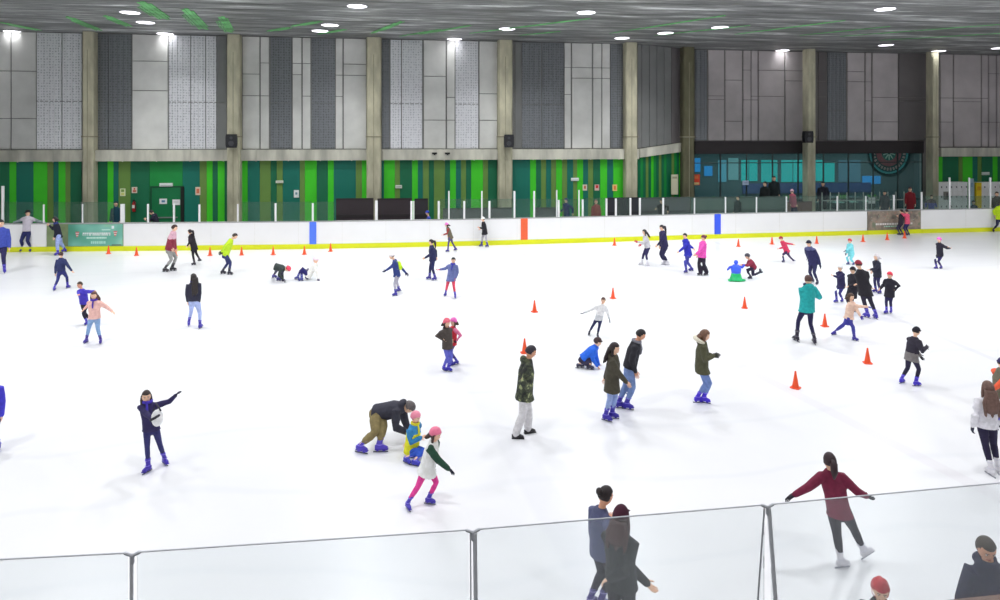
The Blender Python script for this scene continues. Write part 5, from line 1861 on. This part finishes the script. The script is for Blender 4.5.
person('girl with very long brown hair and white jumper at the right edge', (988, 388.5), [(990, 475), (997, 472)], 80, hip=(986.5, 421), hands=((972.5, 428), (999, 425)), jacket=(222, 220, 226), trousers=(34, 28, 60), hem=427,
       hair='long', hairlen=0.32, haircol=(98, 74, 66), skate=WHITESK, gloves=(44, 44, 66))
person('person in an orange and olive vest cut off by the right edge', (1002, 363), [(998, 424), (1006, 424.5)], 30, hip=(1001, 395), hands=((1010, 392), (992.5, 390)), jacket=(112, 108, 92), sleeves=(240, 96, 62), trousers=(96, 96, 150), hem=398,
       hat='beanie', hatcol=(50, 44, 84), skate=(60, 54, 160), puff=2.2)
person('person in a blue top cut off by the left edge, one hand and skate visible', (-9, 378), [(-12, 452), (-1.5, 450.5)], 290, hip=(-8, 414), hands=((-17, 415), (1.8, 418)), jacket=(64, 58, 196), trousers=(50, 50, 110), hem=418, skate=(70, 60, 190))
person('person in a pink jacket leaning at the cafe gate', (906.8, 211.5), [(906, 235.3), (908.5, 235.1)], 110, hip=(907.3, 223), hands=((901, 212.5), (903, 213)), jacket=(222, 84, 116), trousers=(46, 44, 96), hem=224, haircol=(44, 30, 34), Ht=1.28, skate=(50, 44, 90))
person('person in dark clothes beside the pink jacket at the cafe gate', (901.5, 211.5), [(899, 235.1), (902, 235)], 120, hip=(901, 223), hands=((898, 216), None), jacket=(44, 38, 50), trousers=(44, 42, 70), hem=225, Ht=1.28, skate=(44, 40, 80))
person('person in a lime vest against the board at the right edge', (1001.5, 203.5), [(993.5, 232), (1004, 232.3)], 260, hip=(999.5, 218.5), hands=((995, 216), (1008, 214)), jacket=(196, 232, 30), trousers=(40, 44, 76), hem=219.5, haircol=(60, 50, 50), puff=2.0, skate=(36, 36, 60))

# foreground
person('woman in maroon jumper and white skates seen from behind, arms out', (829.8, 461.5), [(842.5, 567.5), (865, 553, 0.15)], 85, hip=(838.5, 509), neck=(831, 473), hands=((791.5, 496.5), (868.5, 497)), jacket=(118, 32, 62), trousers=(36, 30, 44),
       hem=516, hair='pony', haircol=(44, 26, 32), hairlen=0.12, skate=WHITESK, foot_dir=[10, 10], gloves=(36, 30, 40), tw=1.12, knees=[70, 70])
person('woman in grey blue coat with hair bun, left of the pair behind the glass', (605.5, 496), [(591.5, 607), (603, 609)], 30, hip=(601, 548), neck=(600.5, 511), hands=((597, 557), (611.5, 517, -0.1)), jacket=(82, 86, 118), trousers=(40, 36, 50),
       hem=556, hair='bun', haircol=(34, 24, 26), skate=(70, 60, 130), skin='m')
person('woman in dark coat and burgundy cap, right one of the pair behind the glass', (621, 517), [(611.5, 655), (628.5, 656)], 55, hip=(621, 576), neck=(619.5, 534), hands=((652, 588), (606, 580)), jacket=(46, 46, 50), trousers=(40, 38, 46),
       hem=586, hair='long', hairlen=0.20, haircol=(66, 40, 40), hat='cap', hatcol=(60, 22, 40), skate=(40, 40, 60), hface=60)
person('child in a red helmet and black jacket, only the head above the lower edge', (880.5, 590), [(876, 706), (888, 708)], 250, t=6.0, Ht=1.15, hands=((866, 655), (897, 655)), jacket=(28, 30, 36), trousers=(40, 40, 60), hat='helmet', hatcol=(176, 36, 48),
       hair=None, puff=2.4, hip=(882, 652), neck=(880.5, 604), hpitch=-15)
kk = person('man in a navy hooded coat looking down at the bottom right corner', (986, 548.5), [(975, 694), (1003, 696)], 262, t=6.1, hip=(989, 620), neck=(988.5, 565), hands=((958, 636), (1021, 640)), jacket=(30, 28, 62), trousers=(40, 40, 60), hem=634,
       hair='short', haircol=(58, 46, 38), puff=1.2, hpitch=-22, skin='m', hood=True, Ht=1.42)

# people behind the boards
person('person with dark hair leaning over the board in front of the green door', (151.5, 212.5), [(156, 247), (158, 247)], 185, t=31.4, hip=(157.5, 229), neck=(154.3, 214.5), hands=((145.8, 219), (147, 219.5)), jacket=(30, 30, 50), trousers=(30, 30, 50), Ht=1.6, haircol=(30, 24, 26), skates=False)
person('person in a dark teal coat behind the glass left of the wide white post', (116, 204), [(115, 245), (118, 245)], 270, t=32.8, jacket=(6, 60, 76), trousers=(10, 50, 60), hem=228, haircol=(10, 40, 50), Ht=1.75, skates=False, hip=(116.5, 226))
person('person in a blue and white jersey seated behind the board by the black screen', (427.5, 213), [(427, 240), (430, 240)], 200, t=32.2, hip=(430, 228), neck=(428.6, 217), hands=((422, 224), (434, 224)), jacket=(40, 56, 150), band=(0.6, (70, 86, 190)), trousers=(40, 40, 80), Ht=1.3,
       hat='beanie', hatcol=(40, 60, 160), skates=False)
person('person in dark blue standing behind the board right of the tall thin post', (566, 200.5), [(565, 236), (569, 236)], 215, t=34.6, hip=(567, 219), hands=((560, 212), (573, 214)), jacket=(22, 36, 92), trousers=(20, 26, 60), haircol=(16, 40, 90), Ht=1.62, skates=False)
person('person in dull red standing behind the board under the sign with the red disc', (596, 202), [(594, 236), (598, 236)], 270, t=34.6, hip=(596, 219), jacket=(140, 58, 60), trousers=(60, 50, 60), haircol=(120, 60, 60), Ht=1.6, skates=False)
person('person in black standing before the grey screen at the bent green wall', (661.5, 201.5), [(660, 238), (664, 238)], 240, t=34.9, hip=(662, 219), hands=((656, 209), (668, 212)), jacket=(24, 22, 28), trousers=(24, 22, 28), haircol=(20, 18, 22), Ht=1.65, skates=False)
person('dark figure walking behind the board below the pale blue paper', (738, 198), [(734.5, 233), (741, 233)], 200, t=35.6, hip=(738, 214), jacket=(20, 34, 36), trousers=(16, 26, 28), haircol=(20, 24, 26), Ht=1.6, skates=False)
person('dark figure in black behind the board right of the pale blue paper', (765, 184), [(762, 228), (768, 228)], 210, t=38.5, hip=(765, 205), jacket=(18, 26, 28), trousers=(16, 22, 24), haircol=(14, 18, 20), Ht=1.9, puff=3, skates=False)
person('dark figure with hair up behind the board under a teal window', (774, 178.5), [(772, 226), (777, 226)], 250, t=39, hip=(774.5, 203), jacket=(16, 30, 32), trousers=(14, 22, 24), haircol=(14, 18, 20), Ht=1.95, puff=2, skates=False)
person('child with a pink hat and dark trousers behind the board left of the cafe column', (792, 191.5), [(790, 220), (799, 219)], 20, t=36.9, hip=(794, 205.5), jacket=(176, 90, 110), trousers=(30, 30, 70), hat='beanie', hatcol=(226, 170, 186), Ht=1.5, skates=False)
person('person in a dark red jacket behind the cafe gate', (910, 189.5), [(908, 226), (912, 226)], 250, t=38.8, hip=(910.3, 208), jacket=(130, 30, 40), trousers=(90, 60, 60), hem=211, haircol=(60, 20, 26), Ht=1.75, skates=False)
person('person in purple blue seated behind the board at the right column', (931.5, 197), [(929, 228), (934, 228)], 260, t=37.7, hip=(931.5, 213), hands=((926, 208), (937, 208)), jacket=(84, 84, 150), band=(0.75, (80, 60, 56)), trousers=(50, 50, 90), haircol=(50, 34, 34), Ht=1.45, skates=False)
person('dark clothed person behind the board at the foot of the yellow panel', (973.5, 202.5), [(972, 231), (976, 231)], 260, t=37.2, hip=(974, 217), jacket=(40, 44, 66), trousers=(30, 34, 50), haircol=(30, 30, 40), Ht=1.35, skates=False)
person('person in a brown coat standing at the lockers near the right edge', (996.8, 194), [(994, 230), (999, 230)], 260, t=37.2, hip=(997, 212), jacket=(96, 80, 78), trousers=(50, 46, 60), haircol=(60, 44, 42), Ht=1.7, skates=False)
person('dark figure standing behind the glass left of the paper on the cafe glass', (823, 184), [(820, 222), (826, 222)], 250, t=40, hip=(823, 203), jacket=(28, 30, 44), trousers=(20, 26, 30), haircol=(24, 24, 30), Ht=1.9, puff=3, skates=False)
person('dark clothed person behind the glass right of the paper on the cafe glass', (884.5, 193), [(882, 226), (887, 226)], 250, t=38.5, hip=(884.5, 210), jacket=(34, 34, 46), trousers=(28, 28, 40), haircol=(24, 24, 30), Ht=1.65, skates=False)

for o in bpy.data.objects:
    for k in ('_w', '_hc'):
        if k in o:
            del o[k]
